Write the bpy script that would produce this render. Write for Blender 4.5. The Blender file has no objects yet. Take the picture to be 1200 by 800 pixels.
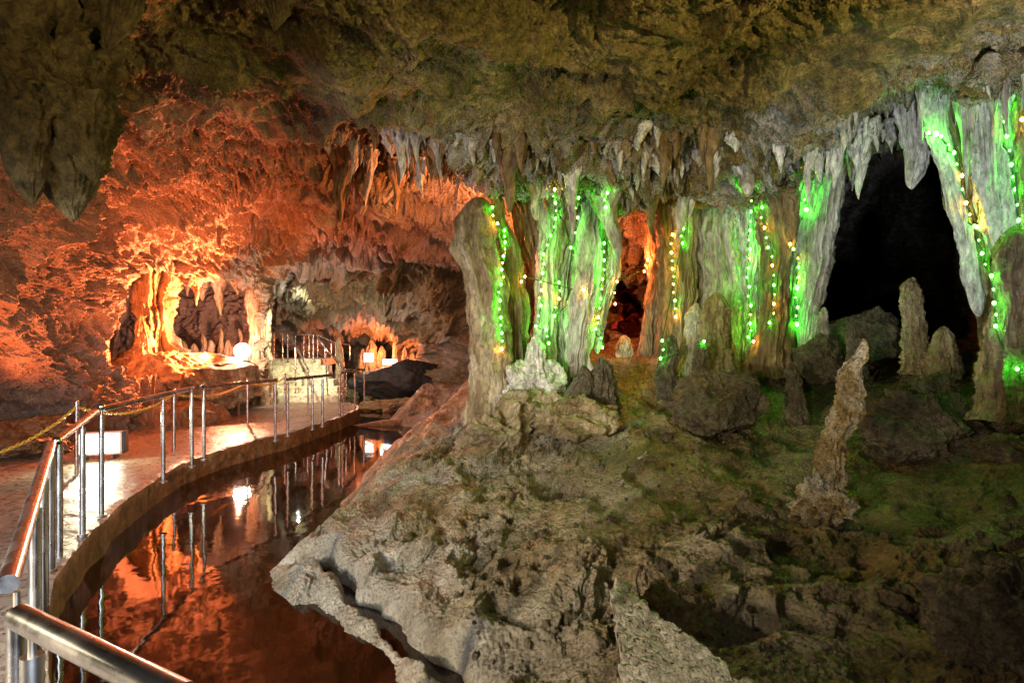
import bpy, math, random
import numpy as np
from mathutils import Vector, Matrix, Quaternion
random.seed(7); rng = np.random.default_rng(11)
F = 667.0; CZ = 1.52; WZ = -0.28
sc = bpy.context.scene
col = sc.collection
def W(px, py, Y):
    return np.stack([(np.asarray(px, float)-600)/F*Y, np.asarray(Y, float)+0*np.asarray(px, float), CZ-(np.asarray(py, float)-400)/F*Y], -1)
def Wv(px, py, Y): return Vector(((px-600)/F*Y, Y, CZ-(py-400)/F*Y))
# ------------------------------------------------------------------ noise
def _hash(ix, iy, iz, seed):
    h = (ix.astype(np.uint32)*np.uint32(374761393) + iy.astype(np.uint32)*np.uint32(668265263)
         + iz.astype(np.uint32)*np.uint32(2147483647-1013) + np.uint32((seed*1274126177) & 0xffffffff))
    h = (h ^ (h >> np.uint32(13)))*np.uint32(1274126177)
    h = (h ^ (h >> np.uint32(16)))*np.uint32(2246822519)
    return h ^ (h >> np.uint32(15))
_a = np.random.default_rng(3).normal(size=(256, 3)); GR = (_a/np.linalg.norm(_a, axis=1, keepdims=True)).astype(np.float32)
def noise(P, s=1.0, seed=0):
    """gradient noise, P (...,3), s scalar or 3 scales (frequency)"""
    with np.errstate(over='ignore'):
        sh = P.shape[:-1]; Q = (P.reshape(-1, 3)*np.asarray(s, float)+seed*7.31).astype(np.float32)
        out = np.empty(len(Q), np.float32)
        for a in range(0, len(Q), 400000):
            q = Q[a:a+400000]; fl = np.floor(q); f = q-fl; i = fl.astype(np.int64)
            u = f*f*f*(f*(f*6-15)+10); r = 0
            for dx in (0, 1):
                wx = u[:, 0] if dx else 1-u[:, 0]
                for dy in (0, 1):
                    wy = u[:, 1] if dy else 1-u[:, 1]
                    for dz in (0, 1):
                        wz = u[:, 2] if dz else 1-u[:, 2]
                        g = GR[_hash(i[:, 0]+dx, i[:, 1]+dy, i[:, 2]+dz, seed) & 255]
                        d = g[:, 0]*(f[:, 0]-dx)+g[:, 1]*(f[:, 1]-dy)+g[:, 2]*(f[:, 2]-dz)
                        r = r+wx*wy*wz*d
            out[a:a+400000] = r*1.55
    return out.reshape(sh).astype(float)
def fbm(P, s, o=4, seed=0, g=.5):
    r = 0; a = 1; s = np.asarray(s, float)
    for k in range(o): r = r+a*noise(P, s, seed+k); a *= g; s = s*2.07
    return r
def billow(P, s, o=3, seed=0, g=.5):
    r = 0; a = 1; t = 0; s = np.asarray(s, float)
    for k in range(o): r = r+a*np.abs(noise(P, s, seed+k)); t += a; a *= g; s = s*2.07
    return r/t
def ridged(P, s, o=3, seed=0, g=.5):
    r = 0; a = 1; t = 0; s = np.asarray(s, float)
    for k in range(o): r = r+a*(1-np.abs(noise(P, s, seed+k)))**2; t += a; a *= g; s = s*2.07
    return r/t
def sstep(a, b, x):
    t = np.clip((x-a)/(b-a), 0, 1); return t*t*(3-2*t)
def rbf(ctrl, scale=100.0):
    C = np.array([c[:2] for c in ctrl], float)/scale; v = np.array([c[2] for c in ctrl], float); n = len(C)
    D = np.linalg.norm(C[:, None]-C[None], axis=-1)
    A = np.zeros((n+3, n+3)); A[:n, :n] = D-np.eye(n)*.03; A[:n, n:] = np.c_[np.ones(n), C]; A[n:, :n] = A[:n, n:].T
    w = np.linalg.solve(A, np.r_[v, 0, 0, 0])
    def f(x, y):
        x = np.asarray(x, float)/scale; y = np.asarray(y, float)/scale
        r = w[n]+w[n+1]*x+w[n+2]*y
        for k in range(n): r = r+w[k]*np.sqrt((x-C[k, 0])**2+(y-C[k, 1])**2)
        return r
    return f
def poly_sdf(px, py, poly):
    """signed distance, negative inside"""
    poly = np.array(poly, float); d = np.full(px.shape, 1e9); ins = np.zeros(px.shape, bool)
    for i in range(len(poly)):
        a = poly[i]; b = poly[(i+1) % len(poly)]; e = b-a
        wx = px-a[0]; wy = py-a[1]; t = np.clip((wx*e[0]+wy*e[1])/(e@e), 0, 1)
        d = np.minimum(d, np.hypot(wx-e[0]*t, wy-e[1]*t))
        c = ((a[1] <= py) != (b[1] <= py))
        with np.errstate(divide='ignore', invalid='ignore'):
            xi = a[0]+(py-a[1])/(e[1] if e[1] else 1e-9)*e[0]
        ins ^= c & (px < xi)
    return np.where(ins, -d, d)
def blur(A, n):
    for _ in range(n):
        A = (A+np.roll(A, 1, 0)+np.roll(A, -1, 0))/3; A = (A+np.roll(A, 1, 1)+np.roll(A, -1, 1))/3
    return A
def grid_normals(P):
    du = np.gradient(P, axis=1); dv = np.gradient(P, axis=0); n = np.cross(du, dv)
    return n/np.maximum(np.linalg.norm(n, axis=-1, keepdims=True), 1e-9)
# ------------------------------------------------------------------ object helpers
def tag(o, label=None, cat=None, group=None, kind=None):
    if label: o['label'] = label
    if cat: o['category'] = cat
    if group: o['group'] = group
    if kind: o['kind'] = kind
    return o
def link_mesh(name, me, mat, parent=None, loc=None):
    if mat: me.materials.append(mat)
    o = bpy.data.objects.new(name, me); col.objects.link(o)
    if loc is not None: o.location = loc
    if parent is not None: o.parent = parent
    return o
def grid_obj(name, P, mat, parent=None, loc=(0, 0, 0), wrap=False, attrs=None, flip=False):
    n, m = P.shape[:2]; V = (P-np.array(loc)).reshape(-1, 3)
    i = np.arange(n-1)[:, None]; j = np.arange(m if wrap else m-1)[None]; j2 = (j+1) % m
    q = np.stack([i*m+j, i*m+j2, (i+1)*m+j2, (i+1)*m+j], -1).reshape(-1, 4)
    if flip: q = q[:, ::-1]
    me = bpy.data.meshes.new(name); me.vertices.add(len(V)); me.vertices.foreach_set('co', V.astype(np.float32).ravel())
    me.loops.add(q.size); me.loops.foreach_set('vertex_index', q.astype(np.int32).ravel())
    me.polygons.add(len(q)); me.polygons.foreach_set('loop_start', (np.arange(len(q))*4).astype(np.int32))
    me.polygons.foreach_set('use_smooth', np.ones(len(q), bool)); me.update(calc_edges=True)
    for k, v in (attrs or {}).items():
        a = me.attributes.new(k, 'FLOAT', 'POINT'); a.data.foreach_set('value', v.astype(np.float32).ravel())
    return link_mesh(name, me, mat, parent, loc)
class MB:
    def __init__(s): s.v = []; s.f = []; s.sm = []
    def add(s, V, Fs, smooth=False):
        b = len(s.v); s.v += [tuple(x) for x in V]; s.f += [tuple(b+i for i in f) for f in Fs]; s.sm += [smooth]*len(Fs)
    def box(s, c, h, rot=None):
        c = Vector(c); V = []
        for x in (-1, 1):
            for y in (-1, 1):
                for z in (-1, 1):
                    p = Vector((x*h[0], y*h[1], z*h[2])); V.append(c+(rot @ p if rot else p))
        s.add(V, [(0, 1, 3, 2), (4, 6, 7, 5), (0, 4, 5, 1), (2, 3, 7, 6), (0, 2, 6, 4), (1, 5, 7, 3)])
    def tube(s, pts, r, n=14, cap=True):
        pts = [Vector(p) for p in pts]; rr = r if isinstance(r, (list, tuple)) else [r]*len(pts); V = []
        for k, p in enumerate(pts):
            t = ((pts[min(k+1, len(pts)-1)]-pts[max(k-1, 0)])).normalized()
            a = t.cross(Vector((0, 0, 1)))
            if a.length < 1e-3: a = Vector((1, 0, 0))
            a.normalize(); b = t.cross(a)
            for q in range(n):
                th = 2*math.pi*q/n; V.append(p+(a*math.cos(th)+b*math.sin(th))*rr[k])
        s.add(V, [(k*n+q, k*n+(q+1) % n, (k+1)*n+(q+1) % n, (k+1)*n+q) for k in range(len(pts)-1) for q in range(n)], True)
        if cap: s.add(V[:n], [tuple(range(n-1, -1, -1))]); s.add(V[-n:], [tuple(range(n))])
    def ball(s, c, r, n=10, m=14, sq=(1, 1, 1)):
        V = []; c = Vector(c)
        for i in range(n+1):
            ph = math.pi*i/n
            for j in range(m):
                th = 2*math.pi*j/m; V.append(c+Vector((r*sq[0]*math.sin(ph)*math.cos(th), r*sq[1]*math.sin(ph)*math.sin(th), r*sq[2]*math.cos(ph))))
        s.add(V, [(i*m+j, (i+1)*m+j, (i+1)*m+(j+1) % m, i*m+(j+1) % m) for i in range(n) for j in range(m)], True)
    def build(s, name, mat, parent=None, loc=(0, 0, 0)):
        L = Vector(loc); me = bpy.data.meshes.new(name); me.from_pydata([tuple(Vector(v)-L) for v in s.v], [], s.f)
        me.polygons.foreach_set('use_smooth', s.sm); me.update()
        return link_mesh(name, me, mat, parent, loc if parent is None else loc)
def empty(name, loc=(0, 0, 0)):
    o = bpy.data.objects.new(name, None); col.objects.link(o); o.location = loc; return o
# ------------------------------------------------------------------ materials
def newmat(name):
    m = bpy.data.materials.new(name); m.use_nodes = True; nt = m.node_tree; nt.nodes.clear()
    out = nt.nodes.new('ShaderNodeOutputMaterial'); b = nt.nodes.new('ShaderNodeBsdfPrincipled')
    nt.links.new(b.outputs[0], out.inputs[0]); return m, nt, b
def N(nt, t, **kw):
    n = nt.nodes.new(t)
    for k, v in kw.items():
        if k in n.inputs.keys() if hasattr(n.inputs, 'keys') else False: n.inputs[k].default_value = v
        else: setattr(n, k, v)
    return n
def ramp(nt, src, stops):
    r = nt.nodes.new('ShaderNodeValToRGB'); e = r.color_ramp.elements
    while len(e) < len(stops): e.new(.5)
    for k, (p, c) in enumerate(stops): e[k].position = p; e[k].color = (*c, 1) if len(c) == 3 else c
    nt.links.new(src, r.inputs[0]); return r.outputs[0]
def mixc(nt, fac, a, b, mode='MIX'):
    m = nt.nodes.new('ShaderNodeMix'); m.data_type = 'RGBA'; m.blend_type = mode
    for s, v in ((0, fac), (6, a), (7, b)):
        if hasattr(v, 'links') or hasattr(v, 'is_linked'): nt.links.new(v, m.inputs[s])
        else: m.inputs[s].default_value = v if s == 0 else (*v, 1)
    return m.outputs[2]
def tex(nt, vec, scale, detail=6, rough=.55, dist=0, kind='NOISE'):
    if kind == 'NOISE':
        t = nt.nodes.new('ShaderNodeTexNoise'); t.inputs['Scale'].default_value = scale; t.inputs['Detail'].default_value = detail
        t.inputs['Roughness'].default_value = rough; t.inputs['Distortion'].default_value = dist
    else:
        t = nt.nodes.new('ShaderNodeTexVoronoi'); t.inputs['Scale'].default_value = scale; t.inputs['Randomness'].default_value = 1
    nt.links.new(vec, t.inputs['Vector']); return t.outputs[0]
def rockmat(name, stops, patch=1.3, fine=14, bump=.5, dist=.02, rough=.75, zs=1.0, attr=None, spec=.35, pits=True, wet=0):
    m, nt, b = newmat(name)
    g = nt.nodes.new('ShaderNodeNewGeometry'); mp = nt.nodes.new('ShaderNodeMapping'); mp.inputs['Scale'].default_value = (1, 1, zs)
    nt.links.new(g.outputs['Position'], mp.inputs[0]); vec = mp.outputs[0]
    c = ramp(nt, tex(nt, vec, patch, 9, .62, .7), stops)
    n2 = tex(nt, vec, fine, 10, .65, .3)
    c = mixc(nt, 1.0, c, ramp(nt, n2, [(.3, (.28, .26, .23)), (.5, (.85, .85, .85)), (.70, (1.5, 1.47, 1.4))]), 'MULTIPLY')
    if attr:
        for a_, stops2 in attr:
            at = nt.nodes.new('ShaderNodeAttribute'); at.attribute_name = a_
            c2 = ramp(nt, tex(nt, vec, patch*3, 8, .6, .5), stops2)
            c = mixc(nt, at.outputs['Fac'], c, c2)
    # dark mineral specks
    sp = tex(nt, vec, fine*3.1, 6, .7, 0)
    c = mixc(nt, 1.0, c, ramp(nt, sp, [(.33, (.3, .28, .25)), (.42, (1, 1, 1))]), 'MULTIPLY')
    nt.links.new(c, b.inputs['Base Color'])
    rr = ramp(nt, n2, [(.3, (rough-wet,)*3), (.7, (rough,)*3)]); nt.links.new(rr, b.inputs['Roughness'])
    b.inputs['Specular IOR Level'].default_value = spec
    h = tex(nt, vec, fine*1.6, 12, .7, .4)
    b1 = nt.nodes.new('ShaderNodeBump'); b1.inputs['Strength'].default_value = min(1, bump*1.3); b1.inputs['Distance'].default_value = dist*2.2
    nt.links.new(h, b1.inputs['Height'])
    last = b1
    if pits:
        v = tex(nt, vec, fine*3.0, kind='VORONOI'); b2 = nt.nodes.new('ShaderNodeBump'); b2.inputs['Strength'].default_value = bump*.8; b2.inputs['Distance'].default_value = dist*1.0
        nt.links.new(v, b2.inputs['Height']); nt.links.new(b1.outputs[0], b2.inputs['Normal']); last = b2
    nt.links.new(last.outputs[0], b.inputs['Normal'])
    return m
TAN = [(.30, (.10, .07, .035)), (.44, (.24, .18, .095)), (.55, (.37, .30, .18)), (.68, (.52, .46, .35))]
GREY = [(.30, (.20, .16, .11)), (.46, (.44, .41, .36)), (.62, (.66, .65, .61))]
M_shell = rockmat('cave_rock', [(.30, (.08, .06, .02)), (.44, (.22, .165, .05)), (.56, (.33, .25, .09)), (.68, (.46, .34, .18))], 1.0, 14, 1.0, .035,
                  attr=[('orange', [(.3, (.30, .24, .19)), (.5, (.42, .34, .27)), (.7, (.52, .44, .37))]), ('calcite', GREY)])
M_ground = rockmat('mound_rock', TAN, 1.4, 13, 1.0, .03, rough=.62, wet=.3, spec=.5,
                   attr=[('moss', [(.3, (.04, .027, .010)), (.5, (.10, .070, .026)), (.7, (.20, .15, .075))]), ('pale', [(.3, (.22, .19, .14)), (.55, (.38, .34, .27)), (.7, (.52, .49, .42))])])
M_grey = rockmat('grey_flowstone', GREY, 2.5, 22, .6, .015, zs=.3, rough=.55, wet=.3, spec=.5)
M_tan = rockmat('tan_flowstone', TAN, 2.5, 22, .6, .015, zs=.3, rough=.6, wet=.2)
M_brown = rockmat('brown_flowstone', [(.3, (.13, .08, .035)), (.5, (.24, .16, .075)), (.7, (.38, .28, .16))], 2.5, 20, .6, .015, zs=.3, rough=.6, wet=.2)
M_white = rockmat('white_calcite', [(.3, (.38, .36, .32)), (.5, (.55, .54, .50)), (.7, (.68, .68, .66))], 3, 24, .5, .012, zs=.4, rough=.6, wet=.2)
M_gold = rockmat('pitted_gold_stone', [(.3, (.13, .09, .05)), (.45, (.34, .24, .10)), (.55, (.48, .40, .28)), (.7, (.58, .54, .46))], 6, 30, .9, .02)
M_dark = rockmat('dark_boulder_rock', [(.3, (.07, .055, .035)), (.5, (.14, .115, .075)), (.7, (.23, .20, .15))], 3, 20, .8, .02)
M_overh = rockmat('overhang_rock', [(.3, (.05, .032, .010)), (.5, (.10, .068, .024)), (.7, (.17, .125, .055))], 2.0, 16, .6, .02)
M_conc = rockmat('worn_concrete', [(.3, (.15, .12, .09)), (.5, (.24, .19, .15)), (.7, (.31, .26, .21))], 1.2, 16, .3, .01, rough=.42, wet=.22, spec=.5, pits=False)
M_kerb = rockmat('stained_concrete_edge', [(.3, (.12, .07, .03)), (.5, (.22, .14, .06)), (.7, (.30, .22, .12))], 3, 14, .6, .012, rough=.6, wet=.2, pits=False)
M_step = rockmat('step_stone', [(.3, (.38, .35, .24)), (.5, (.52, .48, .35)), (.7, (.62, .58, .45))], 2, 12, .4, .01, rough=.5, pits=False)
def metal(name, c, r):
    m, nt, b = newmat(name); b.inputs['Metallic'].default_value = 1; g = nt.nodes.new('ShaderNodeNewGeometry')
    mp = nt.nodes.new('ShaderNodeMapping'); mp.inputs['Scale'].default_value = (60, 60, 60); nt.links.new(g.outputs['Position'], mp.inputs[0])
    n = tex(nt, mp.outputs[0], 1.0, 6, .7); nt.links.new(ramp(nt, n, [(.3, tuple(x*.8 for x in c)), (.7, c)]), b.inputs['Base Color'])
    n2 = tex(nt, g.outputs['Position'], 7.0, 6, .6); nt.links.new(ramp(nt, n2, [(.3, (r*.7,)*3), (.7, (r*1.5,)*3)]), b.inputs['Roughness']); return m
M_steel = metal('brushed_steel', (.72, .71, .70), .24)
M_steeld = metal('dull_steel', (.42, .38, .34), .35)
def plain(name, c, r=.5, e=None, es=0):
    m, nt, b = newmat(name); b.inputs['Roughness'].default_value = r
    g = nt.nodes.new('ShaderNodeNewGeometry'); n = tex(nt, g.outputs['Position'], 40, 4, .6)
    nt.links.new(ramp(nt, n, [(.3, tuple(x*.75 for x in c)), (.7, c)]), b.inputs['Base Color'])
    if e: b.inputs['Emission Color'].default_value = (*e, 1); b.inputs['Emission Strength'].default_value = es
    return m
M_chain = plain('yellow_plastic', (.75, .50, .06), .4)
M_rope = plain('orange_rope_fibre', (.60, .36, .16), .7)
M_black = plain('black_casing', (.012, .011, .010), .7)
M_wire = plain('green_cable', (.03, .09, .03), .4)
M_wood = rockmat('brown_post_wood', [(.3, (.16, .08, .04)), (.6, (.28, .15, .08)), (.8, (.35, .2, .1))], 4, 30, .5, .005, zs=.2, pits=False)
# water
M_water, nt, b = newmat('dark_pool_water')
b.inputs['Base Color'].default_value = (.018, .006, .002, 1); b.inputs['Roughness'].default_value = .035; b.inputs['IOR'].default_value = 1.42
g = nt.nodes.new('ShaderNodeNewGeometry'); n = tex(nt, g.outputs['Position'], 2.2, 3, .5); bp = nt.nodes.new('ShaderNodeBump')
bp.inputs['Strength'].default_value = .12; bp.inputs['Distance'].default_value = .03; nt.links.new(n, bp.inputs['Height']); nt.links.new(bp.outputs[0], b.inputs['Normal'])
b.inputs['Specular IOR Level'].default_value = .5
# ------------------------------------------------------------------ the cave shell
near_c = [(-600,-900,3.0),(-300,-500,3.0),(0,-500,2.6),(600,-900,2.2),(600,-500,2.7),(1200,-500,2.5),(1800,-500,2.8),(1800,-900,2.6),
 (-600,0,4.5),(-600,400,5.5),(-600,700,6),(-300,200,5.2),(-300,450,6.2),(-200,650,7),(0,0,4.3),(0,120,5.6),(0,250,6.6),(0,330,7.1),(0,400,7.4),(0,470,7.7),(0,560,8.2),(0,700,8.5),
 (130,0,4.1),(120,110,6.3),(120,180,7.4),(110,250,8.2),(90,330,8.4),(60,430,8.1),(120,420,9.2),(100,480,8.6),(120,540,9.2),(200,440,11.2),(200,520,10.8),(300,470,13),(300,560,13),
 (250,0,4.0),(250,80,5.0),(250,150,7.2),(250,210,9.2),(200,250,9.8),(170,300,11),(230,290,11.8),(300,250,11.2),(300,300,12.8),(340,330,13.5),(330,400,14),
 (400,0,3.9),(400,70,4.8),(400,130,6.6),(400,180,8.2),(370,240,10),(450,205,8.6),(600,0,3.8),(600,60,4.6),(600,130,6.0),(600,190,6.85),(540,200,7.3),
 (750,0,3.7),(750,80,4.9),(750,140,6.1),(750,200,6.75),(900,0,3.7),(900,80,4.8),(900,140,6.0),(900,185,6.65),(1050,0,3.6),(1050,70,4.8),(1050,130,6.1),
 (1200,0,3.7),(1200,50,4.7),(1200,90,5.2),(1400,0,3.6),(1400,60,4.6),(1800,0,4),(1800,400,4),(1800,700,4)]
far_c = [(330,250,10),(395,235,10.2),(450,225,9.3),(540,225,9.0),(520,270,11.2),(450,260,11),(400,290,12.6),(350,300,12.8),(450,320,14),(350,340,15.5),(330,390,16.8),(400,360,16.5),
 (320,430,17.5),(400,420,19.5),(450,390,19.5),(490,420,18.5),(480,350,16),(530,340,12.5),(545,420,11.5),(530,480,11.5),(500,450,15),(600,300,11.5),(600,225,8.7),(600,450,10.2),(680,225,8.2),(680,320,11),(680,450,9.4),
 (740,220,7.8),(742,260,8.6),(742,300,9.2),(742,430,9.5),(800,215,7.8),(800,300,9.6),(800,430,9),(860,220,7.7),(860,300,9.6),(860,430,9),(925,200,7.6),(925,300,9.8),(935,430,9.6),
 (975,170,7.4),(985,230,11),(1000,190,9),(1000,330,24),(1050,220,24),(1050,330,26),(1100,220,22),(1110,330,22),(1030,430,24),(1125,400,14),(1150,150,6.3),(1150,300,7.4),(1200,120,5.5),(1200,300,5.9),(1200,450,6.4),(1160,430,7.5),
 (1060,160,7),(1110,120,6),(1400,60,5),(1400,500,5),(1400,700,5),(600,700,9),(1000,700,10),(300,700,16),(300,500,17)]
FARP = [(398,205),(440,222),(500,214),(545,212),(600,212),(720,212),(790,215),(870,200),(985,172),(1060,160),(1105,118),(1160,92),(1200,75),(1500,10),(1500,900),(285,900),(285,470),(316,440),(316,330),(345,300),(365,262),(385,240)]
R3 = [(316,336),(335,318),(352,303),(375,309),(402,316),(425,304),(450,296),(468,283),(500,290),(530,300),(600,300),(600,560),(290,560),(305,450),(316,440)]
r3_c = [(320,320,15.5),(350,320,15.2),(400,330,15.0),(450,320,14.6),(500,310,14.2),(540,310,14),(340,360,16.9),(400,360,16.4),(450,370,17),(500,380,16),(545,390,15.5),(330,420,18),(400,410,19.5),(450,400,19.8),(490,415,18.6),(520,440,16),(545,450,15),(330,520,18),(450,500,17),(560,520,15),(600,300,13.5),(600,560,14),(290,400,17),(290,560,17)]
ARCH = [(126,410),(134,378),(150,338),(166,322),(195,320),(222,332),(255,322),(295,335),(305,355),(304,440),(285,452),(240,440),(200,425),(150,440),(128,430)]
u = np.concatenate([np.linspace(-600, -20, 90, endpoint=False), np.linspace(-20, 1220, 1250, endpoint=False), np.linspace(1220, 1800, 70)])
v = np.concatenate([np.linspace(-900, -20, 90, endpoint=False), np.linspace(-20, 470, 560, endpoint=False), np.linspace(470, 700, 60)])
UX, VY = np.meshgrid(u, v)
cu = np.linspace(-600, 1800, 301); cv = np.linspace(-900, 700, 201); CX, CV = np.meshgrid(cu, cv)
def upsample(A):
    fx = (UX+600)/2400*300; fy = (VY+900)/1600*200; ix = np.clip(fx.astype(int), 0, 299); iy = np.clip(fy.astype(int), 0, 199); tx = fx-ix; ty = fy-iy
    return (A[iy, ix]*(1-tx)+A[iy, ix+1]*tx)*(1-ty)+(A[iy+1, ix]*(1-tx)+A[iy+1, ix+1]*tx)*ty
near = upsample(rbf(near_c)(CX, CV)); far = upsample(rbf(far_c)(CX, CV))
jit = np.stack([UX/60, VY/60, UX*0], -1); jx = fbm(jit, 1, 3, 40)*16; jy = fbm(jit, 1, 3, 50)*14
# vertical-edged teeth on the lip
sdF = poly_sdf(UX+jx*.4, VY+jy, FARP); sdA = poly_sdf(UX+jx*.5, VY+jy*.6, ARCH)
teeth = (billow(np.stack([UX/15, VY/160, UX*0], -1), 1, 2, 60)-.25)*26
mF = 1-sstep(-5, 5, sdF+teeth*(VY < 300)); mA = 1-sstep(-9, 9, sdA)
sd3 = poly_sdf(UX+jx*.6, VY+jy*.7, R3)+teeth*.5; m3 = (1-sstep(-5, 5, sd3))*mF; d3 = upsample(rbf(r3_c)(CX, CV))
Yd = near*(1-mF)+far*mF; Yd = Yd*(1-m3)+d3*m3; Yd = Yd*(1-mA)+15.8*mA
slot = [(722,330),(728,318),(738,322),(748,318),(752,345),(764,370),(757,405),(742,418),(724,412)]
mS = 1-sstep(-3, 3, poly_sdf(UX+jx*.3, VY+jy*.3, slot)); Yd = Yd+mS*2.2
P = W(UX, VY, Yd)
scal = np.clip(Yd/8, .35, 1.6)
Nn = grid_normals(np.stack([blur(P[..., k], 6) for k in range(3)], -1))
toward = np.array([0, 0, CZ])-P; sgn = np.sign((Nn*toward).sum(-1, keepdims=True)); Nn = Nn*sgn
# big lumps, then scallops, then grit
wl_ = P+np.stack([fbm(P, .5, 2, 2), fbm(P, .5, 2, 3), fbm(P, .5, 2, 4)], -1)*.7
mac = (.30-billow(wl_, .50, 2, 1, .45))*1.15+fbm(P, .3, 2, 9)*.35
bed = (P1z := P[..., 2]+.35*P[..., 0]*.3+fbm(P, .7, 3, 6)*.5)*2.3; bed = (bed-np.floor(bed)); bed = np.where(bed < .8, bed/.8, (1-bed)/.2)
mac = mac+(bed-.5)*.13*np.clip(noise(P, .35, 8)*3+.5, 0, 1)
mac = mac*np.clip(scal, .5, 1.2)*(1-.85*np.exp(-(np.maximum(sdA, 0)/55)**2))
mac = mac+m3*(.33-billow(P, 1.1, 3, 5))*.9
P1 = P+Nn*mac[..., None]*(1-.6*mF*(UX > 540))[..., None]
wp = P1+np.stack([fbm(P1, .9, 2, 21), fbm(P1, .9, 2, 23), fbm(P1, .9, 2, 25)], -1)*.30
modu = np.clip(.75+noise(P1, .8, 61)*1.5, .3, 1.7)
left = np.clip(1-sstep(330, 560, UX+VY*.4-jx*3), 0, 1)
mid = (.33-billow(wp, 1.3, 2, 13, .5))*.34+(.33-billow(wp, 3.6, 2, 17, .5))*.20
rg = (ridged(wp, (4.2, 4.2, 6.4), 4, 31, .62)-.6)*.24
fine = (.3-billow(wp, 11, 3, 43, .6))*.085+fbm(P1, 24, 2, 47)*.022
ppit = np.clip(noise(wp, 5.5, 211)-.25, 0, 1)*.30+np.clip(noise(wp, 12, 213)-.25, 0, 1)*.14
lipd = np.abs(sdF); lipb = np.clip(1-lipd/95, 0, 1)*(VY < 330)*(UX > 370)*(1-sstep(0, 30, -sdF))
lipb = np.where(sdF > 0, np.clip(1.25-(sdF+fbm(jit*.7, 1, 3, 91)*30)/75, 0, 1)*(VY < 300)*sstep(370, 400, UX), lipb)
drapefar = mF*sstep(540, 600, UX)
fl = np.maximum(lipb, drapefar)
flw = P1+np.stack([fbm(P1, 1.2, 2, 71), fbm(P1, 1.2, 2, 73), P1[..., 2]*0], -1)*.25
flute = (ridged(flw, (8, 8, .9), 3, 81, .6)-.55)*.46+(ridged(flw, (3.2, 3.2, .8), 1, 85)-.6)*.32
hole = np.clip(noise(flw, (2.2, 2.2, 1.5), 95)-.22, 0, 1)*.9
det = (mid*1.1+rg*modu*(.75+.25*left)+fine*modu*(1.25+.1*left)-ppit*modu)*(1-.65*fl)+(flute-hole)*fl
calc = np.clip(fl*(.35+2.2*(ridged(flw, (6, 6, .9), 2, 99)-.5)+.7*noise(P1, .9, 98)), 0, 1)*(1-mS)
gr_ = np.maximum(np.abs(np.gradient(Yd, axis=0))/np.abs(np.gradient(VY, axis=0)), np.abs(np.gradient(Yd, axis=1))/np.abs(np.gradient(UX, axis=1)))
att = 1/(1+(gr_/.12)**2); att = np.minimum(att, blur(att, 3))
P2 = P1+Nn*(det*att*np.clip(scal, .45, 1.5))[..., None]
# keep the two thresholds of depth crisp: no displacement across the steep rims
rim = np.clip(1-np.abs(sdF)/4, 0, 1)
P2 = P2*(1-rim[..., None]*.3)+P1*(rim[..., None]*.3)
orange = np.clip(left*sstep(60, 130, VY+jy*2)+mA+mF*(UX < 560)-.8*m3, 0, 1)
calc = np.maximum(calc, sstep(0, 20, mF*20)*(UX < 560)*sstep(330, 380, VY)*np.clip(.2+noise(P1, .8, 77)*1.2, 0, 1))
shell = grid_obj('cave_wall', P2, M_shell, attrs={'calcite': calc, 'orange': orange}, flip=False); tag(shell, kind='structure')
def shellY(px, py):
    i = int(np.argmin(np.abs(v-py))); j = int(np.argmin(np.abs(u-px))); return P2[i, j]
# ------------------------------------------------------------------ the mound
gz = lambda px, py, Y: ((px-600)/F*Y, Y, CZ-(py-400)/F*Y)
def wl(px, py, z=WZ): Y = (CZ-z)*F/(py-400); return ((px-600)/F*Y, Y, z)
G = []
edge = [(465,800),(400,738),(340,712),(312,692),(314,668),(345,645),(385,625),(398,590),(425,555),(452,540),(478,522),(492,505)]
for p in edge: G.append(wl(*p))
for p in edge:
    x, y, z = wl(*p); G.append((x-.35, y+.05, -.75))
G += [(-.35,2.2,-.3),(-.7,2.0,-.8),(-1.6,2.5,-.95),(0,1.2,-.35),(-.8,1,-.9),(1,1,-.05),(2,.8,.2),(2.4,1.2,.45),(4.8,3.0,.95),(3.4,2.2,.65),(9,6,1.8),(14,10,2.2),(-3,12,-.9),(-1.8,14,-.5),(-2.6,16,-.4)]
G += [gz(*p) for p in [(360,668,4.15),(420,715,3.62),(480,770,3.12),(400,655,4.1),(470,725,3.42),(530,790,2.9),
 (412,612,4.9),(450,650,4.25),(510,700,3.6),(570,770,3.0),(430,585,5.4),(470,600,4.9),(540,640,4.2),(600,690,3.6),(640,760,3.0),(620,800,2.75),
 (450,560,5.9),(560,600,4.75),(640,612,4.4),(700,640,3.9),(700,720,3.2),(740,800,2.6),(560,540,6.0),(500,510,7.2),(480,540,6.9),(455,560,6.6),(530,470,8.3),(500,490,8.2),(565,485,7.2),(620,500,6.6),(700,540,5.5),
 (600,445,7.3),(640,435,7.3),(680,440,7.3),(720,470,7.0),(740,424,7.9),(790,420,7.9),(840,416,7.9),(860,530,5.5),(800,560,5.0),(900,480,6.7),(950,450,7.6),(970,592,4.3),(900,600,4.3),(1040,600,4.1),
 (1100,560,4.6),(1060,500,5.8),(1150,600,3.9),(1000,680,3.25),(850,690,3.15),(770,690,3.35),(900,800,2.35),(1000,760,2.6),(1100,700,2.85),(1200,800,2.1),(1200,690,2.7),(1200,560,4.2),(1200,470,5.3),(1130,440,6.6),
 (900,410,7.9),(950,414,7.9),(690,418,7.9),(640,414,8),(1050,430,7.8),(1000,412,10),(800,404,9.6),(700,408,9.6),(1100,405,11),(600,425,9.3),(560,440,9.5),(900,400,13),(500,440,13)]]
gf = rbf([(a, b_, c) for a, b_, c in G], 1.0)
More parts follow.
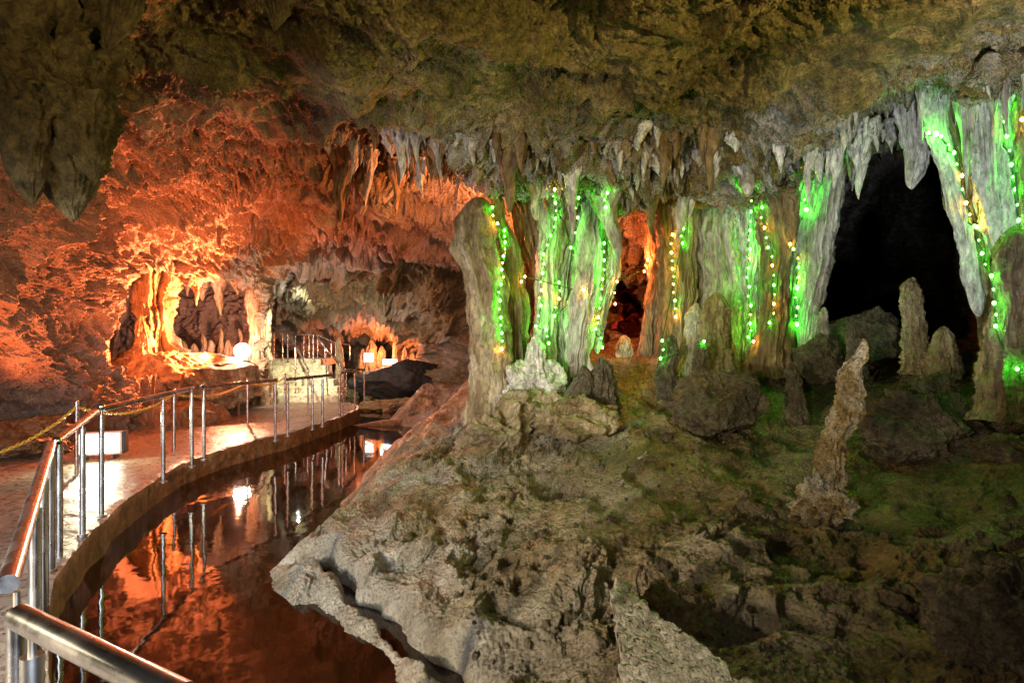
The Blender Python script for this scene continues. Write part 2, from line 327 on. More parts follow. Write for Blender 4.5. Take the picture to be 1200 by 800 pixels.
gu = np.concatenate([np.linspace(250, 1250, 1070, endpoint=False), np.linspace(1250, 1900, 110)]); gY = np.geomspace(1.15, 15, 900)
GU, GYY = np.meshgrid(gu, gY); GXX = (GU-600)/F*GYY
cxu = np.linspace(250, 1900, 210); cyy = np.geomspace(1.15, 15, 120); A1, A2 = np.meshgrid(cxu, cyy)
Zc = gf((A1-600)/F*A2, A2)
fx = (GU-250)/1650*209; fy = np.log(GYY/1.15)/np.log(15/1.15)*119; ix = np.clip(fx.astype(int), 0, 208); iy = np.clip(fy.astype(int), 0, 118); tx = fx-ix; ty = fy-iy
Z = (Zc[iy, ix]*(1-tx)+Zc[iy, ix+1]*tx)*(1-ty)+(Zc[iy+1, ix]*(1-tx)+Zc[iy+1, ix+1]*tx)*ty
Q = np.stack([GXX, GYY, Z], -1)
def pseg(px, py, pts):
    d = np.full(px.shape, 1e9)
    for a, b_ in zip(pts[:-1], pts[1:]):
        a = np.array(a, float); b_ = np.array(b_, float); e = b_-a; t = np.clip(((px-a[0])*e[0]+(py-a[1])*e[1])/(e@e), 0, 1)
        d = np.minimum(d, np.hypot(px-a[0]-e[0]*t, py-a[1]-e[1]*t))
    return d
nx_ = np.stack([GXX, GYY, Z*0], -1)
wob = nx_+np.stack([fbm(nx_, 1.6, 3, 101), fbm(nx_, 1.6, 3, 103), Z*0], -1)*.16
SY = 400+(CZ-Z)*F/GYY
# crevice between slab and the mound
crev = [gz(350,640,4.5)[:2], gz(402,650,4.15)[:2], gz(450,690,3.65)[:2], gz(520,760,3.1)[:2], gz(575,820,2.75)[:2]]
dc = pseg(wob[..., 0], wob[..., 1], crev); Z2 = Z-.30*np.exp(-(dc/.07)**2); Z2 = Z2-.30*np.exp(-(((wob[..., 0]-1.02)/.16)**2+((wob[..., 1]-2.85)/.13)**2))
dis = fbm(nx_, .9, 3, 111)*.10
rough_amt = np.clip(.35+1.1*sstep(.05, .45, .5-np.abs(SY-700)/260+.25*noise(nx_, 1.1, 119)), .25, .95)
rough_amt = rough_amt*(1-.55*np.exp(-(dc/.38)**2))
lump = (.33-billow(wob, 1.9, 3, 121, .42))*.40*rough_amt
lump = lump+(.33-billow(wob, 4.2, 3, 127, .55))*.13*rough_amt
lump2 = (.33-billow(wob, 9.0, 3, 131, .6))*.05*rough_amt
ca, sa__ = math.cos(.95), math.sin(.95); rx = (wob[..., 0]*ca-wob[..., 1]*sa__)*3.2; ry = (wob[..., 0]*sa__+wob[..., 1]*ca)*.7
flow = (ridged(np.stack([rx, ry, Z*0], -1), 1, 4, 133, .55)-.55)*.34*np.exp(-(((GXX+.25)/1.1)**2+((GYY-6.5)/1.2)**2))
lump = lump+flow
terr = np.abs(((Z+fbm(nx_, 1.3, 3, 141)*.12)*7) % 1-.5)*.03
pit = -np.clip(noise(wob, 2.7, 151)-.28, 0, 1)*.24*rough_amt-np.clip(noise(wob, 8, 152)-.30, 0, 1)*.15*rough_amt
gr = fbm(nx_, 26, 3, 161)*.010+fbm(nx_, 70, 2, 163)*.004
dscale = np.clip(GYY/4, .6, 1.3)
Z3 = Z2+(dis+lump+lump2+terr+pit)*dscale*np.clip((Z2-WZ)*5+.35, .15, 1)+gr
QQ = np.stack([GXX+lump*.5, GYY-lump*.5, Z3], -1)
moss = np.clip(sstep(700, 960, GU+noise(nx_, .8, 171)*120+(560-SY)*.35)*1.0*(.75+.5*noise(nx_, 2.5, 173)), 0, 1)*np.clip(1.2-np.clip(GU-1120, 0, 100)/100*.3, 0, 1)
pale = np.clip((1-moss)*(.25+noise(nx_, 1.5, 175)*1.2+.8*np.exp(-(dc/.5)**2)), 0, 1)
ground = grid_obj('ground', QQ, M_ground, attrs={'moss': moss, 'pale': pale}, flip=True); tag(ground, kind='structure')
def gz_at(x, y):
    px = x/y*F+600; i = int(np.argmin(np.abs(gY-y))); j = int(np.argmin(np.abs(gu-px))); return float(Z3[i, j])
# ------------------------------------------------------------------ walkway and water
kerb = np.array([(-.15,.2),(-.75,.95),(-1.35,1.6),(-2.05,2.53),(-2.70,3.30),(-3.05,3.85),(-3.38,4.55),(-3.66,5.3),(-3.90,6.1),(-4.12,7.0),(-4.16,7.7),(-3.98,8.75),(-3.72,9.7),(-3.56,11.0),(-3.48,12.2),(-3.46,13.0),(-3.75,13.75),(-4.1,14.3)])
tt = np.linspace(0, len(kerb)-1, 900); kx = np.interp(tt, np.arange(len(kerb)), kerb[:, 0]); ky = np.interp(tt, np.arange(len(kerb)), kerb[:, 1])
ker = np.ones(41)/41; kx = np.convolve(np.pad(kx, 20, 'edge'), ker, 'valid'); ky = np.convolve(np.pad(ky, 20, 'edge'), ker, 'valid')
kp = np.stack([kx, ky, ky*0], -1); kx = kx+fbm(kp, 2, 3, 201)*.02; 
s = np.concatenate([np.linspace(0, .12, 14), np.linspace(.14, 1, 120)])
lx = np.interp(ky, [0, 5, 9, 12, 15], [-10, -10.5, -9.0, -7.5, -6.8])
FX = kx[:, None]*(1-s)+lx[:, None]*s; FY = ky[:, None]+0*s; 
fp = np.stack([FX, FY, FX*0], -1)
edg = np.clip(1-np.abs(FX-kx[:, None])/.10, 0, 1)
FZ = fbm(fp, 3, 3, 211)*.012+fbm(fp, 14, 3, 213)*.006-edg**6*.012*(1+fbm(fp, 6, 2, 215))
FZ += np.clip(billow(fp, 2.5, 3, 217)-.35, 0, 1)*.05*sstep(-5.2, -6.0, FX)
walk = grid_obj('walkway', np.stack([FX, FY, FZ], -1), M_conc, flip=False); tag(walk, kind='structure')
zz = np.linspace(0, 1, 26); KZ = FZ[:, :1]*(1-zz)-.9*zz
kq = np.stack([kx[:, None]+0*zz, ky[:, None]+0*zz, KZ], -1)
KX = kx[:, None]+.012*np.sin(np.clip((FZ[:, :1]-KZ)/.04, 0, 1)*math.pi/2)+fbm(kq, 3, 4, 221)*.018*np.clip(zz*8, 0, 1)
tag(grid_obj('walkway_edge', np.stack([KX, ky[:, None]+0*zz, KZ], -1), M_kerb, flip=True), kind='structure')
mb = MB(); mb.add([(-9, -3, WZ), (6, -3, WZ), (6, 19, WZ), (-9, 19, WZ)], [(0, 1, 2, 3)]); tag(mb.build('pool_water', M_water), kind='structure')
mb = MB(); mb.box((-2, 6, -1.2), (14, 16, .1)); tag(mb.build('pool_bed', M_dark), kind='structure')
# ------------------------------------------------------------------ columns
colV = []
def column(name, path, Y, mat, label, cat, group=None, asp=.8, flutes=.16, ff=2.7, fz=.8, seed=0, pitd=.05, n=None, m=150, tip0=False, tip1=False, lumps=.12, bury=True, wobble=.05):
    if name in ('limestone_pillar', 'hanging_stalactite', 'flowstone_pillar') and seed != 300 and seed != 500: fz = .32; pitd = .022; lumps = .09
    if name == 'stalagmite' and seed != 510: flutes = .07; lumps = max(lumps, .24); pitd = .09
    if not tip1: path = list(path)+[(path[-1][0], path[-1][1]+14, path[-1][2]*1.15)]
    p = np.array(path, float); L = np.r_[0, np.cumsum(np.hypot(np.diff(p[:, 0]), np.diff(p[:, 1])))]
    n = n or int(np.clip(L[-1]*1.25, 30, 420)); t = np.linspace(0, L[-1], n)
    def ip(c):
        d = np.interp(t, L, c); k = max(3, n//14) | 1; return np.convolve(np.pad(d, k//2, 'edge'), np.ones(k)/k, 'valid')
    cx, cy, hw = ip(p[:, 0]), ip(p[:, 1]), ip(p[:, 2]); Ys = np.full(n, float(Y)) if np.isscalar(Y) else ip(np.interp(L/L[-1], np.linspace(0, 1, len(Y)), Y))
    k = hw*.9; tw = t/L[-1]
    e = p[:, 2].max()*1.0
    if tip0: k = k*np.sqrt(np.clip(1-(1-np.clip(t/e, 0, 1))**2, 0, 1))
    if tip1: k = k*np.sqrt(np.clip(1-(1-np.clip((L[-1]-t)/e, 0, 1))**2, 0, 1))
    C = W(cx, cy, Ys); R = k/F*Ys; th = np.linspace(0, 2*math.pi, m, endpoint=False)
    ph = (np.stack([np.cos(th)[None]+0*R[:, None], np.sin(th)[None]+0*R[:, None], (C[:, 2, None]+0*th)], -1))
    Pp = C[:, None]+np.stack([np.cos(th)*R[:, None], np.sin(th)*R[:, None]*asp, 0*R[:, None]+0*th], -1)
    q = ph.copy(); q[..., :2] += fbm(np.stack([ph[..., 0], ph[..., 1], ph[..., 2]*1.0], -1), 1.2, 2, seed+5)[..., None]*.12
    rm = float(np.median(R)); 
    fl_ = (ridged(q, (ff, ff, fz*.7), 3, seed, .55)**2-.42)*flutes*4.8+(ridged(q, (ff*3.3, ff*3.3, fz*.8), 3, seed+2, .6)-.6)*flutes*1.7
    lu = (.33-billow(ph, (1.2, 1.2, 2.6), 3, seed+20, .5))*lumps*3
    pit_ = (.3-billow(Pp, 9, 3, seed+30, .6))*pitd/max(rm, .02)*.9+fbm(Pp, 30, 2, seed+31)*.02
    if name in ('limestone_pillar', 'hanging_stalactite', 'flowstone_pillar'):
        fl_ = fl_*np.clip(.75+fbm(ph, (1.0, 1.0, 1.3), 2, seed+40)*1.3, .15, 1.5); ring = (.3-billow(ph, (.6, .6, 4.5), 2, seed+44))*.16; lu = lu+ring+noise(ph, (1.1, 1.1, .9), seed+46)*.16
    f = 1+fl_+lu+pit_; sway = fbm(np.stack([C[:, 2]*0, C[:, 2]*0+seed, C[:, 2]], -1), 1.6, 3, seed+3)*wobble
    X = C[:, 0, None]+np.cos(th)*R[:, None]*f+sway[:, None]; Yy = C[:, 1, None]+np.sin(th)*R[:, None]*asp*f
    Zz = C[:, 2, None]+0*th+noise(ph, (2, 2, 3), seed+9)*.02
    A = np.stack([X, Yy, Zz], -1)
    loc = (float(C[-1, 0]), float(C[-1, 1]), float(min(C[-1, 2], C[0, 2]))) if not tip1 else (float(C[0, 0]), float(C[0, 1]), float(C[0, 2]))
    o = grid_obj(name, A, mat, loc=loc, wrap=True, flip=False); tag(o, label, cat, group)
    colV.append(A.reshape(-1, 3)); return o
PC = 'pillar'; GC = 'light-strung pillars along the ledge'
column('limestone_pillar', [(562,229,15),(561,240,23),(558,262,27),(556,285,27),(565,310,24),(571,350,24),(573,400,26),(575,440,27),(577,500,34)], 7.0, M_tan, 'thick pitted tan stone pillar with a free rounded top, standing alone left of the lights', PC, tip0=True, asp=.9, flutes=.07, lumps=.12, seed=300, ff=1.5, pitd=.03)
column('limestone_pillar', [(580,225,7),(588,262,9),(597,300,13),(602,360,14),(602,420,15),(603,465,18)], 7.25, M_tan, 'slim pillar glowing yellow green, tucked behind the thick tan pillar', PC, GC, seed=310, flutes=.12)
column('limestone_pillar', [(605,190,26),(612,240,28),(625,280,27),(634,320,17),(630,360,11),(628,440,12)], 7.7, M_brown, 'brown funnel shaped curtain narrowing downwards beside the slim green pillar', 'flowstone', GC, seed=320, flutes=.22, ff=3.5)
column('limestone_pillar', [(646,190,15),(646,250,13),(644,320,13),(640,380,15),(640,450,20)], 7.35, M_grey, 'grey fluted pillar directly behind the small white stalagmite', PC, GC, seed=330, flutes=.2)
column('limestone_pillar', [(668,190,15),(668,260,11),(664,330,13),(660,400,16),(658,460,22)], 7.45, M_grey, 'greenish pillar in the middle of the tight pillar cluster', PC, GC, seed=340, flutes=.2)
column('limestone_pillar', [(690,190,18),(692,250,14),(692,310,17),(684,370,18),(676,420,15),(670,465,20)], 7.15, M_grey, 'broad front pillar of the cluster, leaning left towards its foot', PC, GC, seed=350, flutes=.2)
column('limestone_pillar', [(714,195,13),(714,260,11),(712,320,12),(706,365,9),(702,402,5),(700,415,3)], 7.2, M_white, 'pale curtain with a bright green left side ending in a point, left of the orange hollow', 'flowstone', GC, seed=360, flutes=.2, tip1=True)
column('limestone_pillar', [(769,225,13),(766,290,9),(768,340,10),(767,390,13),(768,440,18)], 8.0, M_tan, 'orange lit pillar on the right rim of the red hollow', PC, GC, seed=370)
column('limestone_pillar', [(783,215,14),(783,270,13),(786,340,12),(786,400,14),(786,440,18)], 7.7, M_brown, 'yellow brown pillar right of the orange hollow with a line of bulbs', PC, GC, seed=380, flutes=.2)
column('limestone_pillar', [(803,210,17),(805,270,14),(804,330,14),(800,380,12),(798,440,14)], 7.55, M_tan, 'bright yellow green pillar left of the big grey fluted mass', PC, GC, seed=390, flutes=.2)
column('limestone_pillar', [(838,180,28),(838,230,30),(843,270,32),(846,320,30),(846,370,28),(846,430,34)], 7.6, M_grey, 'wide grey fluted mass like melted wax between the two groups of lights', 'flowstone', GC, seed=400, flutes=.24, ff=3.6, asp=.5)
column('limestone_pillar', [(878,185,18),(880,240,13),(881,300,13),(880,360,13),(880,430,18)], 7.5, M_grey, 'pillar with the straight vertical row of green bulbs at right of the grey mass', PC, GC, seed=410, flutes=.22)
column('limestone_pillar', [(913,175,22),(914,215,24),(912,260,22),(914,300,14),(910,350,12),(906,390,18),(904,430,26)], 7.2, M_brown, 'brown ribbed pillar swollen at the top between two rows of bulbs', PC, GC, seed=420, flutes=.26, ff=3.2)
column('limestone_pillar', [(896,200,10),(895,260,9),(898,310,10),(904,360,10),(903,420,12)], 7.35, M_tan, 'thin pillar touching the left flank of the brown ribbed pillar', PC, GC, seed=425, flutes=.22)
column('limestone_pillar', [(948,170,22),(946,230,22),(938,290,20),(934,340,17),(932,390,15),(930,430,18)], 7.5, M_grey, 'bright green pillar with three large bulbs near its top', PC, GC, seed=430, flutes=.18)
column('limestone_pillar', [(990,150,24),(981,200,13),(970,250,13),(960,300,13),(950,350,11),(942,395,12),(940,430,14)], 7.3, M_grey, 'slanting grey pillar edging the left side of the black cave mouth', PC, GC, seed=440, flutes=.2)
GD = 'pale draperies at the right edge'
column('hanging_stalactite', [(1078,110,24),(1073,150,16),(1074,180,14),(1071,205,10),(1070,222,5)], 5.9, M_white, 'white blunt stalactite washed green, hanging alone over the black cave mouth', 'stalactite', GD, seed=450, tip1=True, flutes=.2)
column('hanging_stalactite', [(1108,95,26),(1100,140,20),(1118,190,17),(1134,240,17),(1144,290,16),(1152,340,15),(1160,380,14),(1166,412,14)], 5.5, M_tan, 'long slanting curtain strung with green and amber bulbs down to the floor', 'flowstone', GD, seed=460, flutes=.18)
column('hanging_stalactite', [(1092,110,16),(1098,160,12),(1115,210,10),(1127,260,10),(1137,310,9),(1144,345,8),(1148,372,5)], 5.4, M_white, 'thin white edge of the slanting curtain facing the cave mouth', 'flowstone', GD, seed=465, tip1=True)
column('hanging_stalactite', [(1150,75,26),(1148,120,18),(1158,170,16),(1163,220,18),(1168,260,17),(1172,300,9),(1172,320,4)], 5.2, M_white, 'broad white hanging tongue between two strings of green bulbs', 'flowstone', GD, seed=470, flutes=.32, tip1=True)
column('hanging_stalactite', [(1196,50,24),(1184,100,15),(1182,160,13),(1188,220,13),(1190,270,10),(1190,310,8)], 5.1, M_white, 'vivid green drapery near the right edge above the tan stump', 'flowstone', GD, seed=480, flutes=.32)
column('hanging_stalactite', [(1222,30,26),(1212,90,18),(1210,160,16),(1210,220,14),(1212,300,16)], 4.9, M_brown, 'brown drapery cut by the right edge of the picture', 'flowstone', GD, seed=490, flutes=.2)
column('limestone_pillar', [(1198,268,14),(1190,300,18),(1188,350,20),(1188,400,24),(1186,450,30),(1186,480,34)], 4.9, M_tan, 'tan pitted stump standing at the right edge below the draperies', 'stalagmite', seed=500, tip0=True, lumps=.25)
SM = 'stalagmite'
column('stalagmite', [(1016,396,4),(1018,403,6),(1013,415,7),(1003,426,10),(993,444,13),(994,470,14),(988,498,15),(979,520,14),(974,545,15),(966,568,17),(962,585,23),(962,602,32)], 4.25, M_gold, 'tall crooked golden pitted stalagmite leaning right on the dark mossy floor', SM, tip0=True, flutes=.05, lumps=.42, pitd=.12, seed=510, wobble=.06)
column('stalagmite', [(999,375,4),(998,384,7),(1000,398,8),(1003,415,9),(1006,440,11)], 6.3, M_dark, 'slim tan stump just behind the tip of the crooked golden stalagmite', SM, tip0=True, seed=520, lumps=.3)
column('stalagmite', [(1068,325,8),(1066,336,11),(1068,355,12),(1071,380,12),(1074,405,14),(1077,425,18)], 6.6, M_tan, 'pale rounded stalagmite standing before the black cave mouth', SM, tip0=True, seed=530, lumps=.18)
column('stalagmite', [(1107,382,8),(1106,392,11),(1107,408,13),(1108,430,18)], 6.4, M_tan, 'short knobbly stump right of the pale rounded stalagmite', SM, tip0=True, seed=540, lumps=.3)
column('stalagmite', [(926,424,5),(925,435,7),(929,448,8),(932,466,9),(934,490,12)], 6.3, M_dark, 'low stump left of the crooked golden stalagmite, standing before the dark boulder', SM, tip0=True, seed=550, lumps=.3)
column('stalagmite', [(628,392,5),(627,402,9),(628,418,11),(628,440,14)], 6.9, M_white, 'small bright white stalagmite on top of the white heap', SM, tip0=True, seed=560, lumps=.12)
column('stalagmite', [(841,342,10),(839,360,16),(838,385,18),(838,420,22)], 7.1, M_tan, 'cone shaped tan stalagmite at the foot of the grey waxy mass', SM, tip0=True, seed=570, lumps=.2)
column('stalagmite', [(816,355,6),(812,370,9),(812,400,11),(812,430,14)], 7.2, M_grey, 'narrow grey stalagmite left of the cone shaped one', SM, tip0=True, seed=580)
column('stalagmite', [(786,392,5),(785,405,8),(784,430,10),(784,455,13)], 6.9, M_dark, 'low dark post with a bulb beside the orange hollow', SM, tip0=True, seed=590)
column('stalagmite', [(824,398,5),(823,408,7),(822,425,7),(820,450,10)], 6.7, M_dark, 'thin dark post with a bulb beside the boulder', SM, tip0=True, seed=600)
column('stalagmite', [(731,393,6),(732,405,9),(733,425,11)], 7.9, M_white, 'small pink lit stub inside the red hollow', SM, tip0=True, seed=610)
column('stalagmite', [(963,360,4),(963,372,5),(964,400,7),(965,425,9)], 6.9, M_grey, 'thin grey spike at the left end of the rounded rock hump', SM, tip0=True, seed=620)
column('stalagmite', [(683,428,6),(682,440,10),(681,455,14),(681,475,20)], 6.6, M_dark, 'left of the two hunched dark lumps beside the white heap', SM, tip0=True, seed=630, lumps=.35)
column('stalagmite', [(704,418,6),(706,430,11),(706,450,14),(706,475,20)], 6.6, M_dark, 'right of the two hunched dark lumps beside the white heap', SM, tip0=True, seed=640, lumps=.35)
# hanging rock masses in front
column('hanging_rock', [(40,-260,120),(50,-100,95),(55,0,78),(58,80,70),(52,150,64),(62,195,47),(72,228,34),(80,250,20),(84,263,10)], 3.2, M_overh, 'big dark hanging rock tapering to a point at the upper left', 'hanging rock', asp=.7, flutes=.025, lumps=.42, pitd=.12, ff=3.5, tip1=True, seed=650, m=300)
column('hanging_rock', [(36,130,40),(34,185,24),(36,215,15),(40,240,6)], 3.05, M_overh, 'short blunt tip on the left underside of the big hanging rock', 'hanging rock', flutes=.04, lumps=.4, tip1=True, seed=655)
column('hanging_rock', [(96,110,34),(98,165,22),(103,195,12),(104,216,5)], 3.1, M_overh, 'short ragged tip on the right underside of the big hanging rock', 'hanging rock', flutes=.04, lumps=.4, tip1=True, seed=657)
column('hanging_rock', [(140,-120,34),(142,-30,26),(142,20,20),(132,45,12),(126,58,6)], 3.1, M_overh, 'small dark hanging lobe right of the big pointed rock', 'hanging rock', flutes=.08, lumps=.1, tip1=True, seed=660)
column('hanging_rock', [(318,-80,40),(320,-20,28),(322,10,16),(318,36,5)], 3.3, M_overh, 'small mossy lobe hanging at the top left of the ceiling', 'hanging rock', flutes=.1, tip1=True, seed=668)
# left recess things
column('flowstone_pillar', [(190,300,30),(184,335,24),(183,360,21),(186,385,16),(186,402,20),(188,430,44)], 12.6, M_tan, 'orange lit draped pillar narrowing downwards inside the left recess', 'flowstone', flutes=.26, ff=2.8, seed=670)
column('flowstone_pillar', [(300,300,16),(303,340,13),(306,390,11),(306,430,13),(306,470,16)], 13.9, M_tan, 'slender orange pillar between the bright lamp and the steps', PC, seed=680)
column('stalagmite', [(166,368,3),(166,378,6),(168,390,8),(170,410,12)], 12.2, M_tan, 'small pale knob left of the draped pillar in the recess', SM, tip0=True, seed=690)
for k, (a, b_, w_, h_) in enumerate([(215,398,5,20),(226,402,6,16),(238,392,4,26),(247,398,5,20),(258,385,3,28),(268,398,5,18),(281,384,3,30)]):
    column('stalagmite', [(a, b_, w_*.5), (a+1, b_+h_*.4, w_*.8), (a, b_+h_, w_*1.1), (a, b_+h_+25, w_*1.6)], 14.6, M_tan, 'small stalagmite in the dim row behind the bright lamp', SM, 'stalagmite row behind the lamp', tip0=True, seed=700+k, m=40, n=40)
# the far lit scene
for k, (a, b_, w_, h_) in enumerate([(397,395,5,45),(462,396,2.4,22),(435,398,7,25),(447,405,5,20),(475,405,4,22),(483,412,5,22),(492,408,5,30),(425,408,6,20),(506,420,5,26)]):
    lab = ['tall pale yellow stalagmite behind the stair railing','slim orange spike standing above the two far white lamps','red lit lump left of the slim orange spike','lower red lump between the far lamps','orange stub right of the slim orange spike','golden lump near the right end of the far lit group','yellow stalagmite beside the green glow','dim reddish lump at the left end of the far lit group','green lit stump at the right end of the far lit group'][k]
    column('stalagmite', [(a, b_, w_*.4), (a+.5, b_+h_*.3, w_*.8), (a, b_+h_, w_*1.1), (a, b_+h_+14, w_*1.5)], 16.5 if k == 0 else 17.6, M_tan, lab, SM, 'far lit stalagmites', tip0=True, seed=720+k, m=60, n=50, lumps=.3)
# ------------------------------------------------------------------ boulders
def boulder(path_c, hw, hh, Y, mat, label, seed, cat='boulder', name='boulder', asp=.8, rot=0, rough=.25, n=130, m=220, group=None):
    c = Wv(path_c[0], path_c[1], Y); a = hw/F*Y; h = hh/F*Y
    ph = np.linspace(0, math.pi, n)[:, None]; th = np.linspace(0, 2*math.pi, m, endpoint=False)[None]
    D = np.stack([np.sin(ph)*np.cos(th), np.sin(ph)*np.sin(th), np.cos(ph)+0*th], -1)
    rg_ = np.random.default_rng(seed); cl = np.full(D.shape[:2], 1.12)
    for _ in range(26):
        nv = rg_.normal(size=3); nv /= np.linalg.norm(nv); dd = rg_.uniform(.74, 1.0); dt = D@nv; cl = np.minimum(cl, np.where(dt > .05, dd/np.maximum(dt, .05), 9))
    P_ = D*cl[..., None]*np.array([a, a*asp, h]); ww = P_+np.array(c)
    s_ = 1/max(a, .05)
    wq = ww+np.stack([fbm(ww, 1.5*s_*.6, 2, seed+1), fbm(ww, 1.5*s_*.6, 2, seed+2), fbm(ww, 1.5*s_*.6, 2, seed+3)], -1)*a*.3
    r = 1+(.33-billow(wq, .8*s_, 2, seed, .5))*rough*2.0+(.33-billow(wq, 2.6*s_, 3, seed+5, .6))*rough*1.5+(.33-billow(wq, 14, 3, seed+7, .6))*min(.05/a, .2)+fbm(ww, 34, 2, seed+8)*min(.012/a, .08)
    D2 = P_*r[..., None]; cr, sr = math.cos(rot), math.sin(rot)
    D2 = np.stack([D2[..., 0]*cr+D2[..., 2]*sr, D2[..., 1], -D2[..., 0]*sr+D2[..., 2]*cr], -1)+np.array(c)
    o = grid_obj(name, D2, mat, loc=(c[0], c[1], c[2]-h*.9), wrap=True); tag(o, label, cat, group); colV.append(D2.reshape(-1, 3)); return o
boulder((838,478), 52, 36, 6.1, M_dark, 'dark rounded boulder on the mossy floor left of the crooked stalagmite', 800, rough=.22)
boulder((1012,398), 54, 36, 7.4, M_dark, 'brown rounded rock hump in front of the black cave mouth', 810, rough=.2)
boulder((1082,505), 62, 44, 5.1, M_dark, 'dark rough boulder right of the crooked golden stalagmite', 820, rough=.4)
boulder((1093,462), 22, 20, 5.3, M_dark, 'knobbly stone on top of the dark rough boulder', 825, rough=.5)
boulder((1195,745), 95, 95, 2.35, M_dark, 'large grey brown boulder in the bottom right corner', 830, rough=.28, asp=.7)
boulder((1195,530), 36, 20, 4.4, M_dark, 'low dark stone at the right edge', 840, rough=.4)
boulder((962,424), 28, 24, 6.8, M_dark, 'dark stone in front of the slanting grey pillar', 850, rough=.3)
boulder((627,462), 40, 30, 6.95, M_white, 'white crusted heap at the foot of the pillar cluster', 860, rough=.5, name='flowstone_heap', cat='flowstone')
boulder((575,515), 66, 30, 6.55, M_tan, 'grey ridge of flowstone running down from the thick tan pillar', 870, rough=.55, rot=-.6, name='flowstone_heap', cat='flowstone')
boulder((660,498), 60, 30, 6.5, M_tan, 'furrowed grey heap below the two hunched lumps', 880, rough=.55, name='flowstone_heap', cat='flowstone')
boulder((757,538), 12, 8, 5.3, M_grey, 'small pale stone alone on the mossy slope', 890, rough=.3)
boulder((208,446), 72, 34, 11.9, M_tan, 'orange lit rounded ledge at the foot of the draped pillar', 900, rough=.3)
boulder((792,722), 40, 26, 3.0, M_gold, 'yellow stained block wedged beside the dark hollow in the foreground', 905, rough=.4, rot=.5)
boulder((190,492), 75, 24, 10.6, M_brown, 'low brown rock bank behind the left edge of the walkway', 910, rough=.25)
boulder((5,515), 70, 22, 7.9, M_brown, 'dark rubble bank at the foot of the left wall', 915, rough=.45)
boulder((952,574), 11, 15, 4.2, M_gold, 'small golden nub at the left foot of the crooked stalagmite', 961, rough=.5)
boulder((978,590), 20, 12, 4.1, M_gold, 'crumbled golden lump at the right foot of the crooked stalagmite', 962, rough=.6)
boulder((470,478), 40, 10, 15.5, M_brown, 'low reddish rocks beyond the pool', 920, rough=.6)
boulder((503,480), 22, 14, 12.5, M_tan, 'pale rock beside the far end of the pool', 925, rough=.5)
# pale slab
sa_ = [Wv(712,710,2.95), Wv(722,716,2.93), Wv(735,850,2.32), Wv(885,845,2.25)]
tu = np.linspace(0, 1, 90)[:, None, None]; tv = np.linspace(0, 1, 90)[None, :, None]; q_ = [np.array(p_) for p_ in sa_]
SG = (q_[0]*(1-tv)+q_[1]*tv)*(1-tu)+(q_[2]*(1-tv)+q_[3]*tv)*tu+np.array([0, -.05, .06])
SG[..., 2] += fbm(SG, 5, 4, 940)*.014+fbm(SG, 30, 3, 941)*.003; SG[..., 0] += (fbm(SG, 9, 3, 942)*.012)
slab = grid_obj('stone_slab', SG, M_white, loc=tuple(SG[-1, 0])); tag(slab, 'white broken stone slab with a sharp corner at the bottom of the foreground', 'stone')
so = slab.modifiers.new('thick', 'SOLIDIFY'); so.thickness = .12; so.offset = -1
# loose gravel
gb = MB(); r0 = np.random.default_rng(5)
for k in range(520):
    px_, py_ = r0.uniform(520, 1190), r0.uniform(500, 800)
    i_ = int(np.argmin(np.abs(gu-px_))); j_ = int(np.argmin(np.abs(SY[:, i_]+(np.arange(len(gY)) < 40)*0-py_)))
    c_ = QQ[j_, i_]; rr_ = float(np.exp(r0.normal()*.5)*.012*(.5+c_[1]/5)); sq_ = r0.uniform(.6, 1.3, 3); V_ = []
    n0 = len(gb.v); gb.ball(c_+np.array([0, 0, rr_*.2]), rr_, 5, 7, tuple(sq_))
    for q_i in range(n0, len(gb.v)):
        v_ = np.array(gb.v[q_i]); gb.v[q_i] = tuple(v_+r0.normal(size=3)*rr_*.16)
gb.sm = [False]*len(gb.sm); tag(gb.build('gravel', M_dark), kind='stuff')
# small stalactites of the fringe: each its own object on shared shapes
protos = []
for k in range(10):
    n_, m_ = 34, 22; t = np.linspace(0, 1, n_); th = np.linspace(0, 2*math.pi, m_, endpoint=False)
    prof = (1-t)**(.55+.5*rng.random())*(1+.18*np.sin(t*9+rng.random()*6))*.5+.04*(1-t); prof[-1] = 0
    ph = np.stack([np.cos(th)[None]+0*t[:, None], np.sin(th)[None]+0*t[:, None], t[:, None]*3+0*th], -1)
    f = prof[:, None]*(1+(ridged(ph, (1.6, 1.6, .5), 2, 950+k)-.6)*.9+noise(ph, (2, 2, 3), 960+k)*.3)
    sx = noise(np.stack([t*0, t*0+k, t*2], -1), 1, 970)*.35
    A = np.stack([f*np.cos(th)+sx[:, None], f*np.sin(th), -t[:, None]+0*th], -1)
    parts_ = [A]
    for c_ in range(0 if k % 3 == 0 else int(rng.integers(2, 5))):
        B = A*np.array([rng.uniform(.4, .8), rng.uniform(.4, .8), rng.uniform(.3, .8)]); B = B+np.array([rng.uniform(-.55, .55), rng.uniform(-.3, .2), rng.uniform(0, .12)]); parts_.append(B)
    mbp = MB(); 
    for B in parts_: mbp.add(B.reshape(-1, 3), [(i*m_+j, (i+1)*m_+j, (i+1)*m_+(j+1) % m_, i*m_+(j+1) % m_) for i in range(n_-1) for j in range(m_)], True)
    o = mbp.build('fringe_stalactite', None); protos.append(o.data); bpy.data.objects.remove(o)
pm = {}
def proto(k, mat):
    if (k, mat.name) not in pm:
        d = protos[k].copy(); d.materials.append(mat); pm[(k, mat.name)] = d
    return pm[(k, mat.name)]
